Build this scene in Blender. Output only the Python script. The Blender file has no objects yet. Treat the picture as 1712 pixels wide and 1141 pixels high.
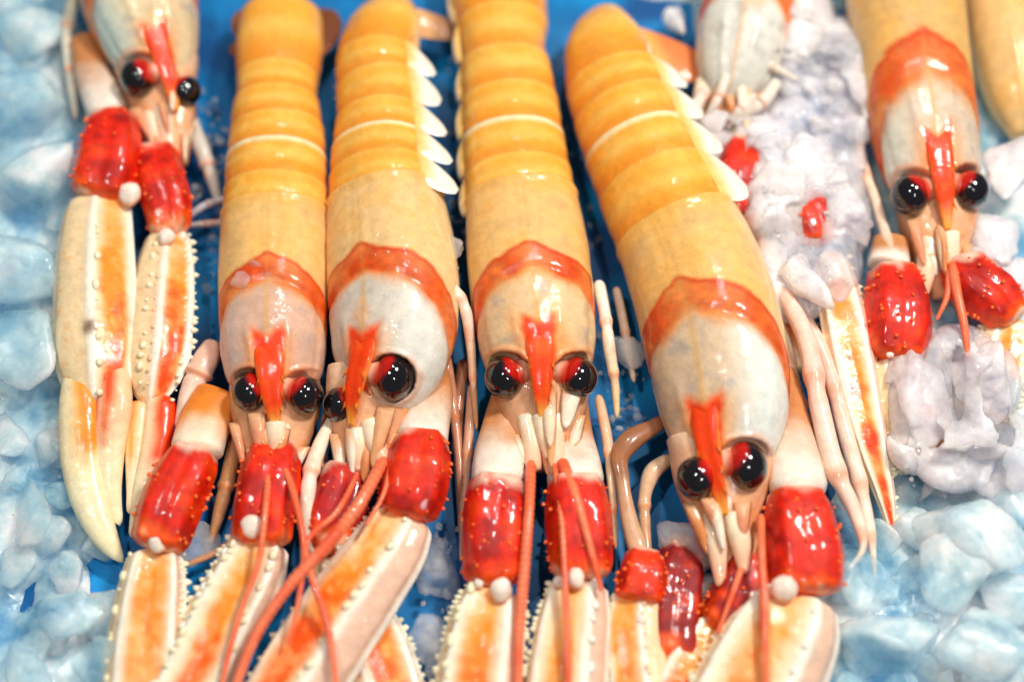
import bpy, bmesh, math, random
import numpy as np
from mathutils import Vector, Matrix
# ------------------------------------------------------------------ camera, world, lamps (1 unit = 1 cm)
S = bpy.context.scene
S.unit_settings.system = 'METRIC'
S.unit_settings.scale_length = 0.01
COL = S.collection
PW, PH = 1712.0, 1141.0
LENS = 55.0
FPX = LENS / 36.0 * PW
ELEV = math.radians(64)
DIST = 48.0
TGT = np.array([0.0, 0.0, 1.2])
CAM = TGT + DIST * np.array([0, -math.cos(ELEV), math.sin(ELEV)])
FWD = (TGT - CAM) / DIST
RGT = np.array([1.0, 0, 0])
UPV = np.cross(RGT, FWD)
cam = bpy.data.cameras.new('camera')
cam.lens = LENS; cam.sensor_width = 36; cam.clip_start = 1; cam.clip_end = 1000
co = bpy.data.objects.new('camera', cam); COL.objects.link(co)
co.matrix_world = Matrix(((RGT[0], UPV[0], -FWD[0], CAM[0]), (RGT[1], UPV[1], -FWD[1], CAM[1]),
                          (RGT[2], UPV[2], -FWD[2], CAM[2]), (0, 0, 0, 1)))
S.camera = co
cam.dof.use_dof = True
cam.dof.focus_distance = 47.0
cam.dof.aperture_fstop = 0.0275 / 0.9

w = bpy.data.worlds.new('World'); S.world = w; w.use_nodes = True
w.node_tree.nodes['Background'].inputs[0].default_value = (0.86, 0.93, 1.0, 1)
w.node_tree.nodes['Background'].inputs[1].default_value = 0.13


def lamp(name, loc, tgt, size, power, color, shape='DISK'):
    L = bpy.data.lights.new(name, 'AREA'); L.shape = shape; L.size = size; L.energy = power; L.color = color
    o = bpy.data.objects.new(name, L); COL.objects.link(o); o.location = loc
    o.rotation_euler = (Vector(tgt) - Vector(loc)).to_track_quat('-Z', 'Y').to_euler()
    return o


# the stall's lamps: a broad diffused one up and to the right, three small bulbs
lamp('stall_lamp', (36, 20, 74), (0, 0, 0), 13, 60000, (1.0, 0.96, 0.90))
lamp('bulb_lamp', (-22, -6, 80), (0, 0, 0), 3.5, 15000, (1.0, 0.96, 0.90))
lamp('bulb_lamp', (8, 40, 85), (0, 0, 0), 3.5, 20000, (1.0, 0.96, 0.90))
lamp('bulb_lamp', (20, -40, 70), (0, 0, 0), 3, 9000, (1.0, 0.96, 0.91))
S.view_settings.view_transform = 'Standard'; S.view_settings.look = 'None'
S.view_settings.exposure = 0.0; S.view_settings.gamma = 1
S.render.engine = 'CYCLES'
S.cycles.max_bounces = 10; S.cycles.transmission_bounces = 8; S.cycles.transparent_max_bounces = 8
S.cycles.caustics_refractive = True; S.cycles.caustics_reflective = False
S.cycles.sample_clamp_indirect = 6.0
S.cycles.use_denoising = True


# ------------------------------------------------------------------ helpers
def at(x, y, z):
    """point of height z on the sight line through photo pixel (x, y)"""
    d = FWD + RGT * ((x - PW / 2) / FPX) - UPV * ((y - PH / 2) / FPX)
    t = (z - CAM[2]) / d[2]
    return CAM + d * t


def cmpx(p):
    return float(np.dot(p - CAM, FWD)) / FPX


def lin(c):
    c = np.asarray(c, float) / 255.0
    return np.where(c <= 0.04045, c / 12.92, ((c + 0.055) / 1.055) ** 2.4)


def sm(x, a, b):
    t = np.clip((x - a) / (b - a), 0, 1); return t * t * (3 - 2 * t)


def mix(c1, c2, t):
    t = np.asarray(t)[..., None]
    return c1 * (1 - t) + c2 * t


def _h(ix, iy, iz, seed):
    n = (ix * 73856093) ^ (iy * 19349663) ^ (iz * 83492791) ^ (seed * 2654435)
    n = (n ^ (n >> 13)) * 1274126177
    n = n ^ (n >> 16)
    return (n & 0xffff) / 65535.0


def vnoise(P, sc, seed=0, oct=3):
    P = np.asarray(P, float) * sc
    out = 0; amp = 0.5; tot = 0
    for o in range(oct):
        I = np.floor(P).astype(np.int64); F = P - I; F = F * F * (3 - 2 * F)
        r = 0
        for dx in (0, 1):
            for dy in (0, 1):
                for dz in (0, 1):
                    wgt = (F[..., 0] if dx else 1 - F[..., 0]) * (F[..., 1] if dy else 1 - F[..., 1]) * (F[..., 2] if dz else 1 - F[..., 2])
                    r = r + wgt * _h(I[..., 0] + dx, I[..., 1] + dy, I[..., 2] + dz, seed + o)
        out = out + amp * r; tot += amp; amp *= 0.5; P = P * 2.03
    return out / tot


def catmull(C, n, ts=None):
    """resample control rows by cumulative length of the first three columns"""
    C = np.asarray(C, float)
    if len(C) == 2:
        C = np.vstack([C[0], (C[0] + C[1]) / 2, C[1]])
    d = np.r_[0, np.cumsum(np.maximum(np.linalg.norm(np.diff(C[:, :3], axis=0), axis=1), 1e-4))]
    d /= d[-1]
    M = np.zeros_like(C)
    for i in range(len(C)):
        if 0 < i < len(C) - 1:
            h0, h1 = d[i] - d[i - 1], d[i + 1] - d[i]
            s0 = (C[i] - C[i - 1]) / h0; s1 = (C[i + 1] - C[i]) / h1
            M[i] = (s0 * h1 + s1 * h0) / (h0 + h1)
    M[0] = (C[1] - C[0]) / (d[1] - d[0]); M[-1] = (C[-1] - C[-2]) / (d[-1] - d[-2])
    t = np.linspace(0, 1, n) if ts is None else np.asarray(ts, float)
    k = np.clip(np.searchsorted(d, t, 'right') - 1, 0, len(d) - 2)
    h = (d[k + 1] - d[k]); u = (t - d[k]) / h
    u_ = u[:, None]; h_ = h[:, None]
    return ((2 * u_**3 - 3 * u_**2 + 1) * C[k] + (u_**3 - 2 * u_**2 + u_) * h_ * M[k]
            + (-2 * u_**3 + 3 * u_**2) * C[k + 1] + (u_**3 - u_**2) * h_ * M[k + 1])


def mesh_obj(name, V, F, mat, parent=None, colors=None, smooth=True):
    me = bpy.data.meshes.new(name)
    me.from_pydata([tuple(v) for v in V], [], F)
    if smooth:
        me.polygons.foreach_set('use_smooth', [True] * len(me.polygons))
    if colors is not None:
        a = me.color_attributes.new('tint', 'FLOAT_COLOR', 'POINT')
        cc = np.ones((len(V), 4)); cl_ = np.asarray(colors, float)
        lum = cl_ @ np.array([.3, .6, .1])
        cc[:, :3] = np.clip(np.maximum(lum[:, None] + (cl_ - lum[:, None]) * 1.18, cl_ * 0.6), 0.002, 0.9)
        a.data.foreach_set('color', cc.ravel())
    me.materials.append(mat); me.update()
    o = bpy.data.objects.new(name, me); COL.objects.link(o)
    if parent is not None:
        o.parent = parent
        if parent.type == 'EMPTY':
            o.matrix_parent_inverse = Matrix.Translation(-Vector(parent.location))
    return o


def thing(name, label, cat, loc, group=None):
    o = bpy.data.objects.new(name, None); COL.objects.link(o)
    o.empty_display_size = 0.5; o.location = loc
    o['label'] = label; o['category'] = cat
    if group: o['group'] = group
    return o


def tag(o, label, cat, group=None):
    o['label'] = label; o['category'] = cat
    if group: o['group'] = group
    return o


class Loft:
    """a body swept along photo-placed stations: rows (px, py, z, half width px, height ratio[, roll deg])"""
    def __init__(s, rows, n=40, roll=0.0, ts=None):
        R = []
        for r in rows:
            r = list(r)
            if len(r) == 5: r.append(roll)
            p = at(r[0], r[1], r[2]); wd = r[3] * cmpx(p)
            R.append([*p, wd, wd * r[4], math.radians(r[5])])
        s.R = np.array(R); s.set(n, ts)

    def set(s, n, ts=None):
        G = catmull(s.R, n, ts); s.v = np.linspace(0, 1, n) if ts is None else np.asarray(ts, float)
        s.P = G[:, :3]; s.w = np.maximum(G[:, 3], 0.004); s.h = np.maximum(G[:, 4], 0.004)
        if ts is None:
            T = np.gradient(s.P, axis=0)
        else:
            e = 0.01
            T = catmull(s.R, 0, np.clip(s.v + e, 0, 1))[:, :3] - catmull(s.R, 0, np.clip(s.v - e, 0, 1))[:, :3]
        T /= np.maximum(np.linalg.norm(T, axis=1), 1e-9)[:, None]
        up = np.array([0, 0, 1.0])
        Sd = np.cross(np.broadcast_to(up, T.shape), T)
        L = np.linalg.norm(Sd, axis=1)
        Sd = np.where(L[:, None] > 1e-3, Sd / np.maximum(L, 1e-9)[:, None], np.array([1.0, 0, 0]))
        N = np.cross(T, Sd)
        r = G[:, 5][:, None]
        s.T = T; s.S = np.cos(r) * Sd + np.sin(r) * N; s.N = np.cos(r) * N - np.sin(r) * Sd
        return s

    def rounded(s, e0=0.0, e1=0.0):
        k = np.ones(len(s.v))
        if e0: k = k * np.sqrt(np.clip(1 - np.clip(1 - s.v / e0, 0, 1) ** 2, 0.02, 1))
        if e1: k = k * np.sqrt(np.clip(1 - np.clip(1 - (1 - s.v) / e1, 0, 1) ** 2, 0.02, 1))
        s.w = s.w * k; s.h = s.h * k
        return s

    def point(s, v, a, prof=None):
        q = Loft.__new__(Loft); q.R = s.R; q.set(1, [v])
        dx, dz = (prof or egg)(np.array([[v]]), np.array([[a]]))
        return (q.P[0] + q.S[0] * q.w[0] * dx[0, 0] + q.N[0] * q.h[0] * dz[0, 0]), q.T[0], q.S[0], q.N[0], q.w[0]

    def build(s, name, mat, parent, nu=32, prof=None, col=None, cap=True, disp=None):
        n = len(s.v)
        a = np.linspace(-math.pi, math.pi, nu, endpoint=False)
        V_, A_ = np.meshgrid(s.v, a, indexing='ij')
        dx, dz = (prof or egg)(V_, A_)
        X = s.P[:, None, :] + s.S[:, None, :] * (s.w[:, None] * dx)[..., None] + s.N[:, None, :] * (s.h[:, None] * dz)[..., None]
        if disp is not None:
            D = disp(V_, A_, X)
            rad = s.S[:, None, :] * dx[..., None] + s.N[:, None, :] * dz[..., None]
            rad /= np.maximum(np.linalg.norm(rad, axis=2), 1e-6)[..., None]
            X = X + rad * D[..., None]
        C = None
        if col is not None:
            C = col(V_, A_, X).reshape(-1, 3)
        F = []
        for i in range(n - 1):
            for j in range(nu):
                k = (j + 1) % nu
                F.append((i * nu + j, i * nu + k, (i + 1) * nu + k, (i + 1) * nu + j))
        V = X.reshape(-1, 3)
        if cap:
            V = np.vstack([V, s.P[0], s.P[-1]])
            b = n * nu
            for j in range(nu):
                k = (j + 1) % nu
                F.append((b, k, j)); F.append((b + 1, (n - 1) * nu + j, (n - 1) * nu + k))
            if C is not None:
                C = np.vstack([C, C[:nu].mean(0), C[b - nu:b].mean(0)])
        return mesh_obj(name, V, F, mat, parent, C)


def egg(v, a):
    return np.sin(a), np.cos(a)


def sup(p, pb=2.0, hb=0.8):
    def f(v, a):
        sx, cz = np.sin(a), np.cos(a)
        r = (np.abs(sx) ** p + np.abs(cz) ** p) ** (-1 / p)
        rb = (np.abs(sx) ** pb + np.abs(cz / hb) ** pb) ** (-1 / pb)
        r = np.where(cz > 0, r, rb)
        return sx * r, cz * r
    return f


# ------------------------------------------------------------------ materials
def newmat(name):
    m = bpy.data.materials.new(name); m.use_nodes = True
    nt = m.node_tree; b = nt.nodes['Principled BSDF']
    return m, nt, b


def shell_material(name, rough=0.48, coat=0.55, sss=0.12, bump=0.25, bscale=7.0, drops=True, mott=0.10):
    m, nt, b = newmat(name); N = nt.nodes; L = nt.links
    at_ = N.new('ShaderNodeVertexColor'); at_.layer_name = 'tint'
    tc = N.new('ShaderNodeTexCoord')
    nz = N.new('ShaderNodeTexNoise'); nz.inputs['Scale'].default_value = 3.2; nz.inputs['Detail'].default_value = 6
    L.new(tc.outputs['Object'], nz.inputs['Vector'])
    mr = N.new('ShaderNodeMapRange'); mr.inputs[3].default_value = 1 - mott; mr.inputs[4].default_value = 1 + mott
    mr.inputs[1].default_value = 0.3; mr.inputs[2].default_value = 0.7
    L.new(nz.outputs['Fac'], mr.inputs[0])
    mx = N.new('ShaderNodeVectorMath'); mx.operation = 'SCALE'
    L.new(at_.outputs['Color'], mx.inputs[0]); L.new(mr.outputs[0], mx.inputs['Scale'])
    sp_ = N.new('ShaderNodeTexNoise'); sp_.inputs['Scale'].default_value = 16; sp_.inputs['Detail'].default_value = 3
    L.new(tc.outputs['Object'], sp_.inputs['Vector'])
    mr2 = N.new('ShaderNodeMapRange'); mr2.inputs[1].default_value = 0.32; mr2.inputs[2].default_value = 0.60
    mr2.inputs[3].default_value = 0.93; mr2.inputs[4].default_value = 1.03
    L.new(sp_.outputs['Fac'], mr2.inputs[0])
    mx2 = N.new('ShaderNodeVectorMath'); mx2.operation = 'SCALE'
    L.new(mx.outputs[0], mx2.inputs[0]); L.new(mr2.outputs[0], mx2.inputs['Scale'])
    L.new(mx2.outputs[0], b.inputs['Base Color'])
    b.inputs['Roughness'].default_value = rough
    b.inputs['Coat Weight'].default_value = coat; b.inputs['Coat Roughness'].default_value = 0.05
    b.inputs['Specular IOR Level'].default_value = 0.22
    b.inputs['Subsurface Weight'].default_value = sss
    b.inputs['Subsurface Radius'].default_value = (0.5, 0.22, 0.12); b.inputs['Subsurface Scale'].default_value = 0.5
    n2 = N.new('ShaderNodeTexNoise'); n2.inputs['Scale'].default_value = bscale; n2.inputs['Detail'].default_value = 4
    L.new(tc.outputs['Object'], n2.inputs['Vector'])
    bp = N.new('ShaderNodeBump'); bp.inputs['Strength'].default_value = bump; bp.inputs['Distance'].default_value = 0.05
    L.new(n2.outputs['Fac'], bp.inputs['Height'])
    last = bp
    if drops:   # beads of meltwater standing on the shell, seen by the coat only
        vo = N.new('ShaderNodeTexVoronoi'); vo.inputs['Scale'].default_value = 3.0
        L.new(tc.outputs['Object'], vo.inputs['Vector'])
        th = N.new('ShaderNodeMapRange'); th.inputs[1].default_value = 0.0; th.inputs[2].default_value = 0.27
        th.inputs[3].default_value = 1; th.inputs[4].default_value = 0; th.interpolation_type = 'SMOOTHSTEP'
        L.new(vo.outputs['Distance'], th.inputs[0])
        pick = N.new('ShaderNodeMath'); pick.operation = 'GREATER_THAN'; pick.inputs[1].default_value = 0.62
        sp = N.new('ShaderNodeSeparateColor'); L.new(vo.outputs['Color'], sp.inputs[0]); L.new(sp.outputs[0], pick.inputs[0])
        mu = N.new('ShaderNodeMath'); mu.operation = 'MULTIPLY'; L.new(th.outputs[0], mu.inputs[0]); L.new(pick.outputs[0], mu.inputs[1])
        b2 = N.new('ShaderNodeBump'); b2.inputs['Strength'].default_value = 0.8; b2.inputs['Distance'].default_value = 0.08
        L.new(mu.outputs[0], b2.inputs['Height']); L.new(bp.outputs[0], b2.inputs['Normal'])
        L.new(b2.outputs[0], b.inputs['Coat Normal'])
    L.new(bp.outputs[0], b.inputs['Normal'])
    return m


M_SHELL = shell_material('wet_shell')
M_CLAW = shell_material('wet_claw_shell', rough=0.42, bump=0.4, bscale=6.0, sss=0.18)
M_RED = shell_material('wet_red_shell', rough=0.5, bump=0.4, bscale=3.0, sss=0.0, coat=0.5, mott=0.25)
M_RED.node_tree.nodes['Principled BSDF'].inputs['Specular IOR Level'].default_value = 0.25
M_LEG = shell_material('leg_shell', rough=0.3, bump=0.2, sss=0.25, drops=False)
M_EYE, nt, b = newmat('eye_black')
vc = nt.nodes.new('ShaderNodeVertexColor'); vc.layer_name = 'tint'; nt.links.new(vc.outputs['Color'], b.inputs['Base Color'])
b.inputs['Roughness'].default_value = 0.08; b.inputs['Coat Weight'].default_value = 1.0; b.inputs['Coat Roughness'].default_value = 0.02


def ice_material(name, base, base2, alpha, spread, bscale=2.2, bstr=0.6, rough=0.22):
    """cloudy ice: white where bubbles are trapped, see-through where it is clear, a wet skin on top"""
    m, nt, b = newmat(name); N = nt.nodes; L = nt.links
    geo = N.new('ShaderNodeNewGeometry')
    n1 = N.new('ShaderNodeTexNoise'); n1.inputs['Scale'].default_value = 0.42; n1.inputs['Detail'].default_value = 7
    n1.inputs['Roughness'].default_value = 0.6
    L.new(geo.outputs['Position'], n1.inputs['Vector'])
    r1 = N.new('ShaderNodeMapRange'); r1.inputs[1].default_value = 0.36; r1.inputs[2].default_value = 0.64
    r1.inputs[3].default_value = max(0.04, alpha - spread); r1.inputs[4].default_value = min(1, alpha + spread)
    L.new(n1.outputs['Fac'], r1.inputs[0]); L.new(r1.outputs[0], b.inputs['Alpha'])
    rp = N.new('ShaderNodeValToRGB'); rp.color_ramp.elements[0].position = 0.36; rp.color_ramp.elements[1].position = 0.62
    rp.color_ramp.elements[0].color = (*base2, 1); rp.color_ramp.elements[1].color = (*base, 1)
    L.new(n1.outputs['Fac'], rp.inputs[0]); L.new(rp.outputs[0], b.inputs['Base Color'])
    b.inputs['Roughness'].default_value = rough
    b.inputs['IOR'].default_value = 1.31
    b.inputs['Subsurface Weight'].default_value = 1.0
    b.inputs['Subsurface Radius'].default_value = (0.8, 1.0, 1.2); b.inputs['Subsurface Scale'].default_value = 0.55
    b.inputs['Coat Weight'].default_value = 1.0; b.inputs['Coat Roughness'].default_value = 0.06
    n2 = N.new('ShaderNodeTexNoise'); n2.inputs['Scale'].default_value = bscale; n2.inputs['Detail'].default_value = 5
    n2.inputs['Roughness'].default_value = 0.6
    L.new(geo.outputs['Position'], n2.inputs['Vector'])
    bp = N.new('ShaderNodeBump'); bp.inputs['Strength'].default_value = bstr; bp.inputs['Distance'].default_value = 0.16
    L.new(n2.outputs['Fac'], bp.inputs['Height']); L.new(bp.outputs[0], b.inputs['Normal'])
    n3 = N.new('ShaderNodeTexNoise'); n3.inputs['Scale'].default_value = bscale * 2.4; n3.inputs['Detail'].default_value = 3
    L.new(geo.outputs['Position'], n3.inputs['Vector'])
    b3 = N.new('ShaderNodeBump'); b3.inputs['Strength'].default_value = min(1, bstr * 1.3); b3.inputs['Distance'].default_value = 0.12
    L.new(n3.outputs['Fac'], b3.inputs['Height']); L.new(bp.outputs[0], b3.inputs['Normal']); L.new(b3.outputs[0], b.inputs['Coat Normal'])
    return m


M_ICE = ice_material('wet_ice', (0.88, 0.96, 1.0), (0.36, 0.72, 0.99), 0.50, 0.32, bscale=1.6, bstr=0.32)  # blue second colour paints in the liner's light coming through
M_FROST = ice_material('frosty_ice', (0.93, 0.89, 0.91), (0.80, 0.75, 0.79), 0.66, 0.28, bscale=1.5, bstr=0.38, rough=.3)
M_BED = ice_material('packed_ice', (0.90, 0.97, 1.0), (0.30, 0.68, 0.99), 0.72, 0.28, bscale=1.6, bstr=0.3)  # liner's blue light put into the packed ice colour as well
M_CLEAR = ice_material('clear_ice', (0.86, 0.90, 0.94), (0.70, 0.74, 0.82), 0.28, 0.16, bscale=2.4, bstr=0.6, rough=0.12)

M_LINER, nt, b = newmat('blue_plastic')
tc = nt.nodes.new('ShaderNodeTexCoord'); nz = nt.nodes.new('ShaderNodeTexNoise'); nz.inputs['Scale'].default_value = 0.35
nt.links.new(tc.outputs['Object'], nz.inputs['Vector'])
rp = nt.nodes.new('ShaderNodeValToRGB'); rp.color_ramp.elements[0].position = 0.35; rp.color_ramp.elements[1].position = 0.7
rp.color_ramp.elements[0].color = (0.0, 0.07, 0.24, 1); rp.color_ramp.elements[1].color = (0.0, 0.30, 0.72, 1)  # navy end of the ramp paints in shadow between the bodies
nt.links.new(nz.outputs['Fac'], rp.inputs[0]); nt.links.new(rp.outputs[0], b.inputs['Base Color'])
b.inputs['Roughness'].default_value = 0.5; b.inputs['Specular IOR Level'].default_value = 0.3

# ------------------------------------------------------------------ setting: blue tray liner, bed of ice
LZ = -0.5
n = 110
gx = np.linspace(-30, 30, n); gy = np.linspace(-24, 30, n)
GX, GY = np.meshgrid(gx, gy, indexing='ij')
P3 = np.stack([GX, GY, 0 * GX], -1)
Z = LZ + 0.55 * (vnoise(P3, 0.22, 5, 3) - 0.5)
V = np.stack([GX, GY, Z], -1).reshape(-1, 3)
F = [(i * n + j, (i + 1) * n + j, (i + 1) * n + j + 1, i * n + j + 1) for i in range(n - 1) for j in range(n - 1)]
o = mesh_obj('tray_floor', V, F, M_LINER); o['kind'] = 'structure'


def photo_px(P):
    d = P - CAM; zf = d @ FWD
    return PW / 2 + FPX * (d @ RGT) / zf, PH / 2 - FPX * (d @ UPV) / zf


# bed of crushed ice: rises left of the row and right of it, sinks under the tray between the bodies
n = 260
gx = np.linspace(-26, 26, n); gy = np.linspace(-20, 24, int(n * .85)); m_ = len(gy)
GX, GY = np.meshgrid(gx, gy, indexing='ij')
P3 = np.stack([GX, GY, 0 * GX + 1.3], -1)
qx, qy = photo_px(np.stack([GX, GY, 0 * GX + LZ + .3], -1).reshape(-1, 3))
qx = qx.reshape(GX.shape); qy = qy.reshape(GX.shape)
left = 1 - sm(qx + 0.10 * (qy - 600) * (qy > 600), 90, 330)
right = sm(qx + 0.10 * (qy - 500), 1300, 1480)
low = sm(qy, 1080, 1220)
top = (1 - sm(qy, -60, 60)) * sm(qx, 940, 1040)
cover = np.maximum.reduce([left, right, low, top])
cell = np.full(GX.shape, 9.0)
rng = np.random.RandomState(3)
pts = rng.uniform([-26, -20], [26, 24], (620, 2))
hts = rng.uniform(0.2, 1.0, len(pts))
H = np.zeros(GX.shape)
for (cx, cy), hh in zip(pts, hts):
    rr = 1.2 + 1.1 * hh
    ii = np.abs(gx - cx) < rr; jj = np.abs(gy - cy) < rr
    if not ii.any() or not jj.any(): continue
    sub = np.ix_(ii, jj)
    d2 = ((GX[sub] - cx) ** 2 + (GY[sub] - cy) ** 2) / rr**2
    H[sub] = np.maximum(H[sub], hh * 0.75 * np.sqrt(np.clip(1 - d2, 0, 1)))
Z = LZ - 0.75 + cover * 0.78 + H * (0.35 + 0.65 * cover) * cover + 0.12 * (vnoise(P3, 1.6, 9, 3) - .5)
V = np.stack([GX, GY, Z], -1).reshape(-1, 3)
F = [(i * m_ + j, (i + 1) * m_ + j, (i + 1) * m_ + j + 1, i * m_ + j + 1) for i in range(n - 1) for j in range(m_ - 1)]
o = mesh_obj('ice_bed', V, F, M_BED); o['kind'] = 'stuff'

# ------------------------------------------------------------------ colours (display values of the lit shell)
TAN, ORANGE, BAND = lin((228, 186, 130)), lin((236, 172, 74)), lin((200, 84, 20))
PALE, ROST, RED = lin((226, 208, 186)), lin((238, 84, 6)), lin((208, 44, 2))
CREAM, WHITE, PINK = lin((236, 212, 174)), lin((236, 226, 212)), lin((226, 188, 160))
CORANGE, DORANGE, BROWN = lin((244, 150, 40)), lin((232, 84, 14)), lin((170, 110, 60))
LEGW, SALMON = lin((240, 220, 200)), lin((232, 120, 90))


def carapace_colors(pale, tan, vb0, vr0, side=None, band=BAND, width=0.085, seed=0, patch=None):
    def f(v, a, X):
        A = np.abs(a)
        nz = vnoise(X, 1.3, seed, 4) - .5; fine = vnoise(X, 4.0, seed + 7, 2) - .5
        c = np.broadcast_to(tan, v.shape + (3,)).copy()
        c = mix(c, lin((204, 168, 124)), sm(nz, 0.02, 0.25) * 0.6); c = mix(c, lin((234, 176, 104)), sm(-nz, 0.0, 0.2) * 0.4)                 # greyish mottling
        c = mix(c, lin((240, 214, 168)), sm(A, 0.9, 1.7) * 0.7)
        c = mix(c, ORANGE, (1 - sm(v, 0.0, 0.10)) * 0.35)
        vb = vb0 + 0.20 * (A / 1.57) ** 1.7 - 0.025 * np.exp(-(A / 0.16) ** 2) + 0.055 * nz + .008 * fine
        front = sm(v, vb + width * 0.45, vb + width * 1.5)
        c = mix(c, np.broadcast_to(pale, c.shape) * (1 + 0.25 * nz)[..., None], front)
        c = mix(c, lin((168, 160, 154)), front * sm(vnoise(X, 2.1, seed + 15, 3) - .5, .06, .26) * .55); c = mix(c, lin((230, 170, 120)), front * sm(vnoise(X, 1.1, seed + 25, 3) - .5, .05, .3) * .5)
        if side is not None:                                                        # head whiter towards one flank
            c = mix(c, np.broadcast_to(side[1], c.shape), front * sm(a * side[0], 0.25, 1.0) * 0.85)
        bnd = sm(v, vb - width * 0.55, vb - width * 0.25) * (1 - sm(v, vb + width * 0.5, vb + width * 1.4))
        bnd = bnd * (0.84 + 0.9 * nz)
        bc = mix(np.broadcast_to(band, c.shape), lin((225, 105, 35)), sm(fine, -0.1, 0.3))
        c = mix(c, bc, np.clip(bnd, 0, 1))
        line = np.exp(-((v - (vb - width * .30)) / 0.010) ** 2)
        c = mix(c, lin((190, 60, 14)), line * 0.65)
        # median keel line, then the orange stripe that forks where it starts
        c = mix(c, lin((212, 160, 90)), np.exp(-(A / 0.045) ** 2) * front * 0.55)
        c = mix(c, lin((190, 150, 100)), np.exp(-(A / 0.03) ** 2) * (1 - front) * 0.25)
        hw = 0.33 - 0.05 * sm(v, vr0, 1.0)
        st = (1 - sm(A + 0.12 * fine + .10 * nz, hw * 0.66, hw * 1.12)) * sm(v + 0.03 * fine, vr0 + 0.035 - 0.16 * A, vr0 + 0.085 - 0.16 * A)
        halo = (1 - sm(A, hw * 0.9, hw * 2.1)) * sm(v, vr0 - 0.02, vr0 + 0.1)
        c = mix(c, lin((238, 150, 76)), halo * 0.5)
        c = mix(c, ROST, np.clip(st, 0, 1))
        return c
    return f


def add_carapace(root, rows, roll, vb0, vr0, pale, tan=TAN, side=None, seed=0, n=180, sockets=()):
    L = Loft(rows, n, roll)
    width = 0.10

    def disp(v, a, X):
        A = np.abs(a)
        vb = vb0 + 0.20 * (A / 1.57) ** 1.7
        g = -0.07 * np.exp(-((v - vb - 0.07) / 0.022) ** 2) * (1 - sm(A, 1.5, 2.2))
        keel = 0.03 * np.exp(-(A / 0.10) ** 2) * sm(v, 0.5, 0.7)
        rim = 0.05 * np.exp(-((v - 0.012) / 0.018) ** 2)
        keel = keel + 0.05 * np.exp(-((A - .62 + .35 * v) / 0.07) ** 2) * sm(v, .62, .74)      # the two side ridges of the head
        keel = keel - 0.035 * np.exp(-((A - 1.05) / 0.10) ** 2) * sm(v, vb0 + .1, vb0 + .2)
        keel = keel - 0.02 * np.exp(-((A - .16) / 0.05) ** 2) * (1 - sm(v, vb0 - .1, vb0))
        return g + keel + rim + 0.035 * (vnoise(X, 1.7, seed + 3, 3) - .5)
    prof = sup(2.25, 2.4, 0.85)
    base = carapace_colors(pale, tan, vb0, vr0, side, seed=seed, width=width)
    C_ = [(at(x, y, z), r * cmpx(at(x, y, z))) for x, y, z, r in sockets]

    def cf(v, a, X):
        c = base(v, a, X)
        for ce, r in C_:
            d = np.linalg.norm(X - ce, axis=-1) / r + .5 * (vnoise(X, 3.0, seed, 3) - .5)
            c = mix(c, lin((216, 130, 84)), np.exp(-((d - 1.35) / .22) ** 2) * .55)
        return c
    o = L.build('carapace', M_SHELL, root, nu=128, prof=prof, col=cf, disp=disp)
    me = o.data; co_ = np.empty(len(me.vertices) * 3); me.vertices.foreach_get('co', co_); co_ = co_.reshape(-1, 3)
    for ce, r in C_:
        out = np.array([0, -.5, .86]); dv = co_ - ce; al = dv @ out; rho = np.linalg.norm(dv - al[:, None] * out, axis=1); R0 = 1.22 * r
        floor_ = -np.sqrt(np.clip(R0 ** 2 - rho ** 2, 0, None)) * .55 - .15 * r
        k = (rho < R0) & (al > floor_) & (al > -1.5 * r)
        co_[k] += out * (floor_ - al)[k][:, None]
        k = (rho >= R0) & (rho < 1.55 * r) & (al > -1.2 * r)          # raised lip
        co_[k] += out * (0.07 * np.sin((rho[k] - R0) / (.33 * r) * math.pi))[:, None]
    me.vertices.foreach_set('co', co_.ravel()); me.update()
    return L, prof, o


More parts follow.
